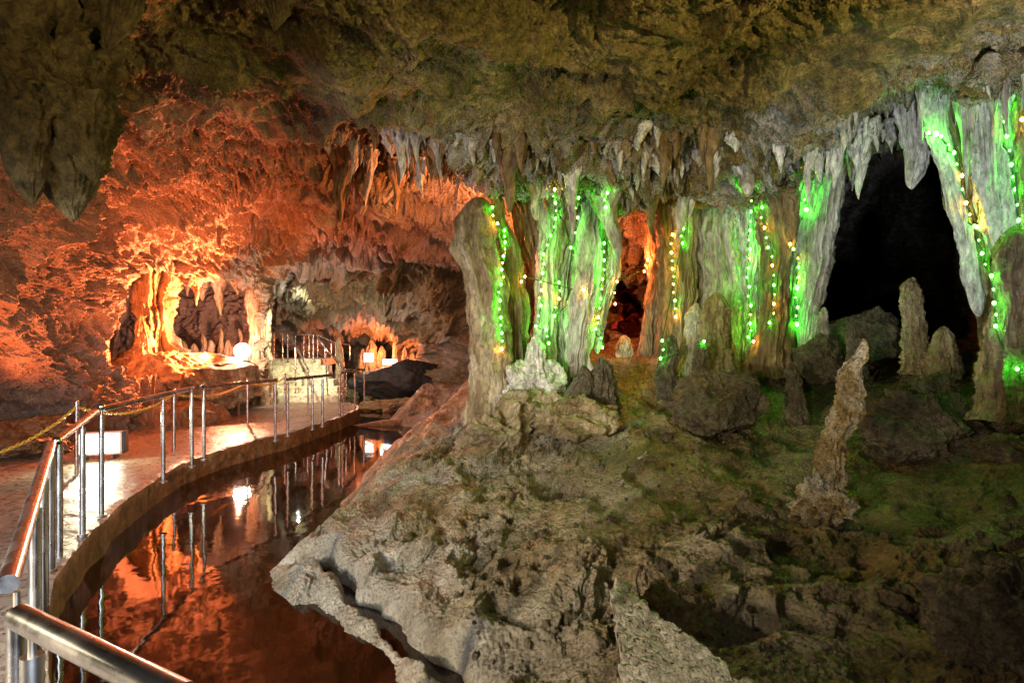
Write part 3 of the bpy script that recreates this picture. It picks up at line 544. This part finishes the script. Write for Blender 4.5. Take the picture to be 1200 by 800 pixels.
def stal(px, py, w, h, mat, label, group, off=.03):
    p = shellY(px, py); Y = p[1]-off
    o = bpy.data.objects.new('fringe_stalactite', proto(rng.integers(10), mat)); col.objects.link(o)
    wv = Wv(px, py, Y); o.location = wv; s_ = Y/F; o.scale = (w*s_, w*s_*.9, h*s_); o.rotation_euler = (rng.normal()*.05, rng.normal()*.05, rng.random()*6.28)
    tag(o, label, 'stalactite', group)
bands = [ # px0,px1, top line(py), bottom line, count, w range, h range, mats, label, group
 (392,545,(140,150),(185,190),44,(9,17),(28,62),(M_grey,M_brown),'small ragged stalactite in the fringe above the orange glow','ragged fringe above the orange glow'),
 (545,735,(150,160),(200,200),58,(9,20),(22,52),(M_grey,M_brown),'small stalactite in the brown fringe above the pillar cluster','brown fringe above the pillar cluster'),
 (735,920,(150,145),(210,190),60,(9,20),(22,58),(M_grey,M_brown,M_grey),'small dripping stalactite above the wide grey mass','dripping fringe above the grey mass'),
 (920,1075,(135,118),(178,150),68,(6,13),(18,42),(M_white,M_grey),'small pale stalactite in the fringe over the black cave mouth','pale fringe over the cave mouth'),
 (1085,1215,(105,52),(130,88),40,(6,12),(30,80),(M_white,M_grey),'thin white drip in the fringe at the upper right edge','white fringe at the upper right'),
 (205,308,(318,322),(330,338),22,(6,11),(10,20),(M_tan,),'tiny orange lit drip along the top of the left recess','drips in the left recess')]
for (x0, x1, (t0, t1), (b0, b1), cnt, (w0, w1), (h0, h1), mats, lab, grp) in bands:
    for k in range(cnt):
        f = (k+rng.random())/cnt; px = x0+(x1-x0)*f; tp = t0+(t1-t0)*f; bt = b0+(b1-b0)*f; py = tp+(bt-tp)*rng.random()
        k_ = float(np.exp(rng.normal()*.5)); px += rng.normal()*7; py += rng.uniform(-8, 16)
        stal(px, py, rng.uniform(w0, w1)*.85*k_**.7, rng.uniform(h0, h1)*.72*k_, mats[rng.integers(len(mats))], lab, grp)
# ------------------------------------------------------------------ railings
def railing(label, rail_pts, posts, rr=.026, pr=.021, bent=False, group='steel handrails along the walkway', knob=None, matr=M_steel):
    r = empty('handrail', posts[0][0] if posts else rail_pts[0]); tag(r, label, 'handrail', group); L = Vector(r.location)
    mb = MB(); mb.tube([Vector(p)-L for p in rail_pts], rr, 24); o = mb.build('rail', matr, r)
    for (b_, t) in posts:
        b_ = Vector(b_)-L; t = Vector(t)-L; mb = MB(); mb.tube([b_, t+Vector((0, 0, -.055))], pr, 18)
        p = mb.build('post', matr, r)
        mb = MB(); mb.tube([t+Vector((0, 0, -.056)), t+Vector((0, 0, -.005))], .009, 10); mb.build('pin', M_steeld, p)
        mb = MB(); mb.tube([b_+Vector((0, 0, -.01)), b_+Vector((0, 0, .008))], .038, 18); mb.build('base_plate', M_steeld, p)
    if knob: 
        mb = MB(); mb.ball(Vector(knob)-L, rr*1.25); mb.build('end_knob', matr, r)
    return r
def gp(px, py): Y = CZ*F/(py-400); return Vector(((px-600)/F*Y, Y, 0))
def on_line(a, b_, p):  # top of a post on the rail line nearest in x,y
    a, b_ = Vector(a), Vector(b_); d = (b_-a); t = ((p.x-a.x)*d.x+(p.y-a.y)*d.y)/(d.x**2+d.y**2); q = a+d*max(-.02, min(1.02, t)); return q
def panel(label, a, b_, bases, **k):
    ps = []
    for p in bases:
        q = on_line(a, b_, p); ps.append(((q.x, q.y, 0), q))
    return railing(label, [a, b_], ps, **k)
R0a = Wv(22,722,1.38); R0b = Wv(215,818,1.06)
railing('thick steel handrail crossing the bottom left corner in front', [R0a, R0b], [((R0a.x+.045, R0a.y-.015, 0), (R0a.x+.045, R0a.y-.015, R0a.z-.03))], rr=.029, pr=.024)
R1a = Wv(9,684,1.66); R1b = Wv(60,520,3.85)
railing('long near handrail with a cut end pointing at the viewer, at the left edge', [R1a, R1b],
  [((R1a.x, R1a.y+.03, 0), (R1a.x, R1a.y+.03, R1a.z-.03))]+[((q.x, q.y, 0), q) for q in [R1a.lerp(R1b, t) for t in (.42, .66, .97)]], rr=.0275, pr=.025)
R2a = Wv(67,516,3.95); R2b = Wv(112,482,4.82)
railing('short sloping handrail between the long near one and the ball topped post', [R2a, R2b], [((q.x, q.y, 0), q) for q in [R2a.lerp(R2b, t) for t in (.05, .62)]], rr=.026, knob=R2a)
R3a = Wv(119,479,4.98); R3b = Wv(226,454.5,6.95)
railing('handrail running back from the ball topped post past the chain knot', [R3a, R3b], [((q.x, q.y, 0), q) for q in [R3a.lerp(R3b, t) for t in (.0, .60, .985)]], knob=R3a+Vector((0, 0, .02)))
R4a = Wv(237,453,7.3); R4b = Wv(324,445,8.75)
railing('handrail in front of the bright patch of the walkway', [R4a, R4b], [((q.x, q.y, 0), q) for q in [R4a.lerp(R4b, t) for t in (.02, .98)]], knob=R4a+Vector((0, 0, .02)))
R5a = Wv(336,444.5,9.1); R5b = Wv(392,439,10.6)
railing('handrail in front of the lower steps', [R5a, R5b], [((q.x, q.y, 0), q) for q in [R5a.lerp(R5b, t) for t in (.02, .5, .72)]])
R6a = Wv(398,437,11.4); R6b = Wv(416,434,12.5)
railing('short handrail at the far corner of the walkway', [R6a, R6b], [((q.x, q.y, 0), q) for q in [R6a, R6b]])
def st(px, py, Y): return Wv(px, py, Y)
sa, sb = st(361,432,12.7), st(337,388,16.1)
railing('left sloping stair handrail', [sa, sb, st(311,390,16.6)], [((sa.x, sa.y, 0), sa), ((-5.55, 14.6, .2), sa.lerp(sb, .56)), ((sb.x, sb.y, 1.02), sb), ((st(331,392,16.2).x, 16.2, 1.02), st(331,389,16.2)), ((st(321,392,16.4).x, 16.4, 1.02), st(321,389.5,16.4)), ((st(311,392,16.6).x, 16.6, 1.02), st(311,390,16.6))], rr=.022, pr=.018, group='stair handrails')
sa2, sb2 = st(402,432,11.6), st(367,390,16.1)
railing('right sloping stair handrail', [st(427,433,13.3), sa2, sb2], [((sa2.x, sa2.y, 0), sa2), (tuple(st(427,470,13.3)), st(427,433,13.3)), ((st(384,440,14).x, 14, .2), sa2.lerp(sb2, .52)), ((sb2.x, sb2.y, 1.02), sb2), (tuple(st(406,464,12.8)), st(406,432,12.8))], rr=.022, pr=.018, group='stair handrails')
ra, rb = st(346,392,17.3), st(410,404,17.8)
railing('back handrail on the upper landing', [ra, st(372,392,17.4), st(393,402,17.6), rb], [((p.x, p.y, .95), p) for p in [ra, st(356,392,17.3), st(362,392,17.35), st(372,392,17.4), st(388,400,17.5), st(393,402,17.6), rb]], rr=.02, pr=.016, group='stair handrails')
# chain posts on the inner side of the walkway
tops = []
for k, (a, b_) in enumerate([(90,557),(204,527),(290,498),(334,486)]):
    p = gp(a, b_); lab = ['nearest inner chain post, left of the ball topped post','second inner chain post, seen through the near railing','inner chain post casting a shadow in the bright patch','farthest inner chain post, before the steps'][k]
    e = empty('chain_post', p); tag(e, lab, 'post', 'inner chain posts'); h = .84
    mb = MB(); mb.tube([(0, 0, 0), (0, 0, h)], .022, 18); mb.build('pole', M_steel, e)
    mb = MB(); mb.ball((0, 0, h), .024); mb.build('cap', M_steel, e)
    mb = MB(); mb.tube([(0, 0, -.01), (0, 0, .008)], .045, 18); mb.build('base_plate', M_steeld, e)
    tops.append(p+Vector((0, 0, h-.06)))
def chain(a, b_, sag, label, mat=M_chain, link=.05, r=.008, group=None, name='chain'):
    a, b_ = Vector(a), Vector(b_); L = (b_-a).length; n = max(6, int(L*1.05/link/.78)); mb = MB(); pts = []
    for k in range(n+1):
        t = k/n; p = a.lerp(b_, t); p.z -= sag*4*t*(1-t); pts.append(p)
    for k in range(n):
        c = (pts[k]+pts[k+1])/2; t = (pts[k+1]-pts[k]).normalized(); s1 = t.cross(Vector((0, 0, 1))).normalized(); s2 = t.cross(s1)
        w_ = s1 if k % 2 else s2; V = []
        ring = [c+t*(link*.5*math.cos(q*math.pi/4))+w_*(link*.28*math.sin(q*math.pi/4)) for q in range(8)]
        nn_ = t.cross(w_)
        for q, p in enumerate(ring):
            o_ = (p-c).normalized()
            for j in range(5): th = 2*math.pi*j/5; V.append(p+(o_*math.cos(th)+nn_*math.sin(th))*r)
        mb.add(V, [(q*5+j, q*5+(j+1) % 5, ((q+1) % 8)*5+(j+1) % 5, ((q+1) % 8)*5+j) for q in range(8) for j in range(5)], True)
    o = mb.build(name, mat, loc=tuple(a)); tag(o, label, 'chain', group); return o
GCn = 'yellow chain lengths between the posts'
chain(Wv(-40,540,5.2), tops[0], .10, 'yellow chain coming in from the left edge', group=GCn)
chain(tops[0], tops[1], .16, 'yellow chain between the nearest and second inner posts', group=GCn)
chain(tops[1], tops[2], .12, 'yellow chain below the handrail before the bright patch', group=GCn)
chain(tops[2], tops[3], .10, 'far yellow chain between the last two inner posts', group=GCn)
# old posts with a rope by the left wall
op = [(Wv(105,474,8.2), Wv(119,450,8.0)), (Wv(178,470,9.6), Wv(181,437,9.6)), (Wv(210,456,10.2), Wv(216,436,10.2)), (Wv(280,470,11.8), Wv(281,430,11.8))]
ol = ['leaning brown stake at the foot of the left wall','orange stake in the middle of the rope barrier','orange stake right of the middle one','orange stake under the bright lamp']
for (b_, t), l in zip(op, ol):
    b2 = b_+(b_-t)*.9; e = empty('rope_stake', b2); tag(e, l, 'stake', 'stakes of the rope barrier'); mb = MB(); mb.tube([(0, 0, 0), t-b2], [.028, .022], 12); mb.build('stake_pole', M_wood, e)
    mb = MB(); mb.ball(t-b2-(t-b2).normalized()*.03, .034, sq=(1, 1, .7)); mb.build('rope_knot', M_rope, e)
for (i, j, sg, l) in [(0,1,.22,'rope sagging from the leaning stake to the middle stake'),(1,2,.25,'short rope between the two orange stakes'),(2,3,.26,'rope rising towards the bright lamp')]:
    a, b_ = op[i][1], op[j][1]; pts = []
    for k in range(25): t = k/24; p = a.lerp(b_, t); p.z -= sg*4*t*(1-t); pts.append(p-a)
    mb = MB(); mb.tube(pts, .016, 8); o = mb.build('rope', M_rope, loc=tuple(a)); tag(o, l, 'rope', 'rope lengths of the barrier')
# ------------------------------------------------------------------ steps, ledges, beam
edges = [(308,399),(306,395.5),(305,391),(306,385),(308,384),(309,376)]
for k in range(6):
    Y0 = 14.5+.35*k; z1 = .17*(k+1); 
    xl = (edges[k][0]-600)/F*Y0-.05; xr = (edges[k][1]-600)/F*Y0
    mb = MB(); d = .36 if k < 5 else 2.2; z0 = .17*k-.02 if k else -.3
    nseg = 14; V = []; 
    for i in range(nseg+1):
        x = xl+(xr-xl)*i/nseg; jz = random.uniform(-.006, .006); jy_ = -.03*i/nseg+random.uniform(-.006, .006)
        V += [(x, Y0+jy_, z0), (x, Y0+jy_, z1+jz-.02), (x, Y0+jy_+.02, z1+jz), (x, Y0+d+.002*k, z1+jz), (x, Y0+d+.002*k, z0)]
    mb.add(V, [(i*5+a, (i+1)*5+a, (i+1)*5+(a+1) % 5, i*5+(a+1) % 5) for i in range(nseg) for a in range(5)]+[(0, 1, 2, 3, 4), tuple(nseg*5+a for a in (4, 3, 2, 1, 0))])
    tag(mb.build('stair_step' if k < 5 else 'stair_landing', M_step), kind='structure')
# dark planted ledge
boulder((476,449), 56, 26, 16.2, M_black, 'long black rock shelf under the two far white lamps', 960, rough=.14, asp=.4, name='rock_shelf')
mb = MB(); mb.tube([Wv(405,505,12.2), Wv(450,497,12.3), Wv(505,493,12.4)], .10, 12); o = mb.build('concrete_beam', M_kerb, loc=tuple(Wv(405,505,12.2))); tag(o, 'low brown concrete beam crossing the far end of the pool', 'beam')
# ------------------------------------------------------------------ lamps
def light(name, kind, loc, power, color, r=.05, target=None, size=60, blend=.6, sub=None):
    d = bpy.data.lights.new(name, kind); d.energy = power; d.color = color
    if kind == 'AREA': d.size = r; d.spread = math.radians(size)
    else: d.shadow_soft_size = r
    o = bpy.data.objects.new(name, d); col.objects.link(o); o.location = loc
    if kind == 'SPOT': d.spot_size = math.radians(size); d.spot_blend = blend
    if target is not None: o.rotation_euler = (Vector(target)-Vector(loc)).to_track_quat('-Z', 'Y').to_euler()
    return o
def emis(name, c, s_):
    m = bpy.data.materials.new(name); m.use_nodes = True; nt = m.node_tree; nt.nodes.clear(); o = nt.nodes.new('ShaderNodeOutputMaterial'); e = nt.nodes.new('ShaderNodeEmission')
    e.inputs[0].default_value = (*c, 1); e.inputs[1].default_value = s_; nt.links.new(e.outputs[0], o.inputs[0]); return m
LP = Wv(284,411,12.7)
e = empty('floodlight', (LP.x, LP.y, .9)); tag(e, 'blazing round lamp on a short stand beside the left recess', 'lamp')
mb = MB(); mb.ball(LP-e.location, .17, 14, 20); mb.build('lamp_globe', emis('warm_white_glow', (1, .72, .56), 260), e)
mb = MB(); mb.tube([(0, .05, -.6), (0, .05, LP.z-.9-.16)], .025, 12); mb.tube([(0, .05, LP.z-.9-.2), (0, .05, LP.z-.9-.13)], .09, 16); mb.build('stand', M_black, e)
OR = (1, .18, .045)
light('orange_flood', 'SPOT', LP+Vector((-.05, -.40, .22)), 6000, (1, .19, .055), .05, LP+Vector((-3.0, -4.0, 2.2)), 135, .35)
light('orange_spill', 'SPOT', LP+Vector((-.15, .28, .15)), 330, (1, .20, .07), 0, LP+Vector((-1.4, .9, 1.0)), 130, .6)
light('walk_spill', 'SPOT', LP+Vector((.05, -.30, .2)), 480, (1, .34, .16), 0, LP+Vector((1.0, -3.0, -1.6)), 75, .8)
light('left_wall_uplight', 'SPOT', (-6.0, 6.9, .15), 520, OR, 0, (-6.2, 8.4, 4.0), 95, .9)
light('roof_uplight', 'SPOT', (-5.4, 9.6, .2), 1200, OR, 0, (-4.6, 9.2, 4.2), 110, .9)
light('left_floor_uplight', 'SPOT', (-5.3, 2.6, .3), 260, OR, .10, (-6.6, 7.0, 3.0), 95, .9)
# white box flood on the floor
bx = Wv(117,508,7.3); e = empty('floor_floodlight', (bx.x, bx.y, 0)); tag(e, 'low glowing white box light on the floor behind the ball topped post', 'lamp')
mb = MB()
for q in ((-.235,0,.215,.012,.14),(.235,0,.215,.012,.14),(0,0,.352,.247,.012),(0,0,.082,.247,.012)): mb.box(Matrix.Rotation(.35, 3, 'Z') @ Vector((q[0], q[1]-.012, q[2])), (q[3], .02, q[4]), Matrix.Rotation(.35, 3, 'Z'))
mb.build('frame', M_steeld, e)
rz = Matrix.Rotation(.35, 3, 'Z')
mb = MB(); mb.box((0, .10, .21), (.24, .07, .14), rz); mb.build('housing', M_black, e)
mb = MB(); mb.box(rz @ Vector((.0, .0, .22)), (.23, .02, .13), rz); mb.build('glowing_panel', emis('panel_glow', (1, 1, .82), 14), e)
for x_ in (-.15, .15):
    mb = MB(); mb.box(rz @ Vector((x_, .1, .03)), (.02, .06, .04), rz); mb.build('bracket', M_black, e)
light('panel_light', 'SPOT', bx+Vector((0, -.12, .15)), 90, (1, .92, .6), 0, bx+Vector((.9, -1.2, -.6)), 150, .7)
for k, (a, b_, c) in enumerate([(432,419,(1, .95, .85)), (457,424,(.85, .95, 1))]):
    p = Wv(a, b_, 16.6); e = empty('spotlight', (p.x, p.y, 1.02)); tag(e, ['left of the two white lamps in the far lit group','right of the two white lamps in the far lit group, wide and low'][k], 'lamp', 'far white lamps')
    mb = MB(); mb.box((p.x-e.location.x, .05, p.z-1.02), (.13+.08*k, .04, .13-.05*k)); mb.build('housing', M_black, e)
    mb = MB(); mb.box((0, -.005, p.z-1.02), (.12+.08*k, .015, .12-.05*k)); mb.build('lens', emis('far_lens_glow', c, 16), e)
for (a_, b_, y_, w_, c_) in [(597,335,7.0,2.2,(.45,1,.02)),(794,320,7.1,3.5,(.55,1,.02)),(947,222,7.05,4.5,(.04,1,.03)),(711,270,6.85,2.6,(.06,1,.03)),(882,320,7.1,2.6,(.06,1,.03)),(654,300,7.0,2.0,(.35,1,.03)),(1100,165,5.05,2.0,(.04,1,.04)),(1186,190,4.75,2.2,(.04,1,.04)),(1156,300,5.1,2.0,(.3,1,.03))]:
    light('string_glow', 'POINT', Wv(a_, b_, y_), w_*.4, c_, 0)
light('far_red', 'POINT', Wv(447,412,17.0), 260, (1, .25, .10), 0)
light('far_amber', 'POINT', Wv(487,425,17.0), 90, (1, .6, .1), 0)
light('far_green', 'POINT', Wv(512,432,16.6), 60, (.1, 1, .15), 0)
light('far_white', 'POINT', Wv(425,385,14.6), 45, (1, .95, .80), 0)
light('stair_lamp', 'SPOT', (-5.5, 13.2, 2.7), 950, (1, .90, .58), 0, (-5.6, 15.3, .4), 62, .8)
light('landing_lamp', 'POINT', Wv(350,350,15.2), 30, (.95, 1, .82), 0)
# orange lamps behind the pillars
light('orange_back', 'POINT', Wv(540,262,8.0), 230, (1, .26, .07), 0)
light('orange_hollow', 'POINT', Wv(746,300,7.9), 75, (1, .17, .04), 0)
light('orange_hollow_low', 'POINT', Wv(740,395,10.6), 14, (1, .05, .02), 0)
light('orange_left_pillar', 'POINT', Wv(615,330,8.2), 12, (1, .13, .04), 0)
light('bank_glow', 'SPOT', Wv(420,420,12.0), 420, (1, .20, .06), 0, Wv(475,530,6.8), 34, .8)  # added spot in open air, puts the round lamp's orange on the bank
# walk and rail floods off frame; washes and fills are added helper lights
light('walk_flood', 'SPOT', (-3.3, -.4, 1.05), 1150, (1, .80, .52), .05, (-.5, 3.9, .0), 62, .95)
light('ceiling_wash', 'SPOT', (3.0, 1.2, 2.4), 520, (1, .76, .30), .08, (.2, 4.6, 4.0), 120, .9)
light('ceiling_wash_left', 'SPOT', (-2.2, -.4, 2.4), 170, (1, .78, .32), .08, (-1.0, 4.6, 4.0), 110, .9)
light('ledge_wash', 'SPOT', (-3.1, 2.3, 1.25), 640, (1, .96, .90), .05, (.7, 7.3, 2.9), 62, .9)
light('right_wash', 'SPOT', (1.9, 2.0, .9), 620, (.90, .94, 1), .06, (4.0, 5.4, 3.4), 60, .9)
light('stalagmite_fill', 'SPOT', (-.2, .6, 1.2), 300, (1, .90, .70), .04, (2.4, 4.25, .95), 22, .8)  # added light without a fixture, brightens the golden stalagmite
light('rail_flood', 'AREA', (-3.6, -1.2, 1.7), 110, (.86, .92, 1), 1.3, (-2.9, 4.0, -.6), 70)
light('rail_fill', 'AREA', (.5, -.9, 1.2), 14, (.8, .88, 1), .6, (-1.2, 1.6, .7), 50)
light('floor_fill', 'SPOT', (-2.6, 1.0, 1.5), 230, (1, .82, .56), .05, (2.4, 4.6, .2), 62, .95)
light('boulder_fill', 'SPOT', (.1, -.6, 2.2), 36, (1, .84, .6), .05, (1.9, 2.6, .3), 60, .95)
# ------------------------------------------------------------------ strings of bulbs
AV = np.concatenate(colV+[P2[90:640, 90:1340][::2, ::2].reshape(-1, 3), QQ[::3, ::3].reshape(-1, 3)])
APX = AV[:, 0]/AV[:, 1]*F+600; APY = 400-(AV[:, 2]-CZ)/AV[:, 1]*F
def snap(px, py, Ymax=99):
    k = np.hypot(APX-px, APY-py) < 5; k &= AV[:, 1] < Ymax; c = AV[k]
    return float(c[:, 1].min()) if len(c) else 7.2
GL, YL, OL = (.10, 1, .16), (1, .62, .08), (1, .28, .06)
E_ = {'g': emis('green_bulb', (.05, 1, .03), 200), 'y': emis('amber_bulb', (1, .50, .05), 170), 'o': emis('orange_bulb', OL, 90)}
strings = [
 ('string of green bulbs climbing the slim pillar beside the thick tan pillar', [(577,243,'g'),(583,262,'y'),(591,270,'g'),(592,284,'g'),(590,300,'g'),(588,316,'g'),(587,333,'g'),(586,352,'g'),(587,372,'g'),(588,390,'g'),(588,409,'y')]),
 ('string of green bulbs on the grey pillar behind the small white stalagmite', [(650,222,'y'),(651,238,'g'),(651,256,'g'),(645,276,'g'),(637,298,'g'),(636,320,'g'),(635,340,'y'),(634,358,'g'),(628,382,'g'),(640,386,'g'),(643,402,'g')]),
 ('sparse string of bulbs on the broad front pillar', [(678,232,'g'),(677,255,'g'),(669,290,'g'),(655,331,'g'),(655,350,'y'),(650,370,'g'),(684,340,'y')]),
 ('bright green string down the pale pointed curtain left of the hollow', [(712,226,'g'),(710,243,'g'),(711,262,'g'),(708,285,'g'),(708,305,'g'),(706,327,'g'),(704,350,'g'),(701,372,'y'),(698,385,'g'),(706,407,'g')]),
 ('orange bulbs around the rim of the red hollow', [(759,304,'o'),(755,318,'o'),(723,330,'o'),(721,356,'o'),(615,324,'o'),(611,330,'o')]),
 ('string of amber and green bulbs right of the orange hollow', [(788,275,'y'),(787,296,'y'),(788,315,'y'),(789,333,'y'),(791,352,'g'),(792,371,'y'),(801,268,'g'),(800,285,'g'),(776,399,'g'),(774,420,'g'),(825,400,'g')]),
 ('straight vertical string of green bulbs right of the grey mass', [(870,220,'g'),(878,223,'g'),(880,248,'g'),(879,270,'g'),(879,292,'g'),(877,314,'g'),(878,336,'g'),(880,358,'g'),(879,379,'g'),(877,395,'g'),(883,400,'y')]),
 ('string of bulbs on the left flank of the brown ribbed pillar', [(893,243,'g'),(896,267,'y'),(900,290,'g'),(905,311,'y'),(907,334,'g'),(907,356,'y'),(902,378,'g')]),
 ('string with three large bulbs on the bright green pillar', [(947,200,'y'),(945,222,'g'),(945,246,'g'),(926,286,'y'),(930,292,'g'),(936,313,'g'),(934,337,'g'),(935,360,'g'),(934,380,'g')]),
 ('string of green and amber bulbs down the slanting curtain at right', [(1088,156,'g'),(1097,157,'g'),(1103,160,'g'),(1118,179,'g'),(1127,206,'y'),(1132,238,'y'),(1142,265,'g'),(1145,266,'y'),(1151,297,'g'),(1162,323,'g'),(1165,355,'g'),(1167,382,'g'),(1192,432,'g')]),
 ('string of green bulbs down the vivid green drapery at the right edge', [(1198,66,'g'),(1178,125,'g'),(1180,160,'g'),(1185,193,'g'),(1190,222,'g'),(1194,258,'g'),(1198,140,'y')])]
ico = bpy.data.meshes.new('bulb'); mbb = MB(); mbb.ball((0, 0, 0), 1, 6, 8, (1, 1, 1.25)); ico.from_pydata(mbb.v, [], mbb.f); ico.polygons.foreach_set('use_smooth', mbb.sm)
bulbm = {}
for k in E_: d = ico.copy(); d.materials.append(E_[k]); bulbm[k] = d
for lab, pts in strings:
    pp_ = [pts[0]]
    for q0, q1 in zip(pts[:-1], pts[1:]):
        dq = math.hypot(q0[0]-q1[0], q0[1]-q1[1])
        if 13 < dq < 40: pp_.append(((q0[0]+q1[0])/2+random.uniform(-2.5, 2.5), (q0[1]+q1[1])/2, random.choice('ggyg' if q0[2] != 'o' else 'o')))
        pp_.append(q1)
    pts = pp_
    ys = [snap(a, b_) for a, b_, _ in pts]; ps = [Wv(a, b_, y-.032) for (a, b_, _), y in zip(pts, ys)]
    e = empty('light_string', ps[0]); tag(e, lab, 'light string', 'green and amber light strings')
    for (a, b_, c), p in zip(pts, ps):
        o = bpy.data.objects.new('bulb', bulbm[c]); col.objects.link(o); o.parent = e; o.location = p-ps[0]
        big = .020 if a in (945, 1097, 934) else (.0125 if isinstance(a, int) else .007); o.scale = (big,)*3
    wp_ = []
    for p, q in zip(ps[:-1], ps[1:]):
        if (p-q).length < 1.0:
            m_ = p.lerp(q, .5)+Vector((random.uniform(-.035, .035), .012, -.02)); wp_ += [p+Vector((0, .012, 0)), m_]
    if len(wp_) > 2:
        mb = MB(); mb.tube([w_-ps[0] for w_ in wp_], .0070, 6); mb.build('cable', M_wire, e)
# loose cables on the floor at right
mb = MB()
c0 = Wv(1188,436,5.0)
for k in range(7):
    a = Vector((random.uniform(-.35, .15), random.uniform(-.25, .2), random.uniform(-.02, .12))); b_ = a+Vector((random.uniform(-.3, .3), random.uniform(-.2, .2), random.uniform(-.1, .02)))
    mb.tube([a*.2, a+Vector((0, 0, .06)), (a+b_)*.6, b_], .004, 6)
o = mb.build('loose_cable', M_wire, loc=tuple(c0)); tag(o, 'tangle of loose thin cables beside the tan stump at right', 'cable')
# ------------------------------------------------------------------ damp air
HZ = 0
if HZ:
    mb = MB(); mb.box((0, 7, 4), (16, 26, 6.5)); hz = mb.build('haze', None); tag(hz, kind='stuff')
    m = bpy.data.materials.new('damp_air'); m.use_nodes = True; nt = m.node_tree; nt.nodes.clear(); o = nt.nodes.new('ShaderNodeOutputMaterial'); pv = nt.nodes.new('ShaderNodeVolumePrincipled')
    pv.inputs['Color'].default_value = (.9, .9, .9, 1); pv.inputs['Density'].default_value = HZ; pv.inputs['Anisotropy'].default_value = .85
    nt.links.new(pv.outputs[0], o.inputs['Volume']); hz.data.materials.append(m)
# ------------------------------------------------------------------ world, camera
w = bpy.data.worlds.new('World'); sc.world = w; w.use_nodes = True; bg = w.node_tree.nodes['Background']; bg.inputs[0].default_value = (.9, .8, .6, 1); bg.inputs[1].default_value = .018
cam = bpy.data.cameras.new('camera'); co = bpy.data.objects.new('camera', cam); col.objects.link(co); co.location = (0, 0, CZ); co.rotation_euler = (math.pi/2, 0, 0)
cam.sensor_width = 36; cam.lens = 36*F/1200; cam.clip_start = .05; cam.clip_end = 200; sc.camera = co
sc.view_settings.view_transform = 'Standard'; sc.view_settings.look = 'None'; sc.view_settings.exposure = 0; sc.view_settings.gamma = 1
sc.render.engine = 'CYCLES'; cy = sc.cycles; cy.max_bounces = 5; cy.diffuse_bounces = 3; cy.glossy_bounces = 3; cy.use_denoising = True; cy.use_light_tree = True
try: cy.denoiser = 'OPENIMAGEDENOISE'
except Exception: pass
cy.sample_clamp_indirect = 6
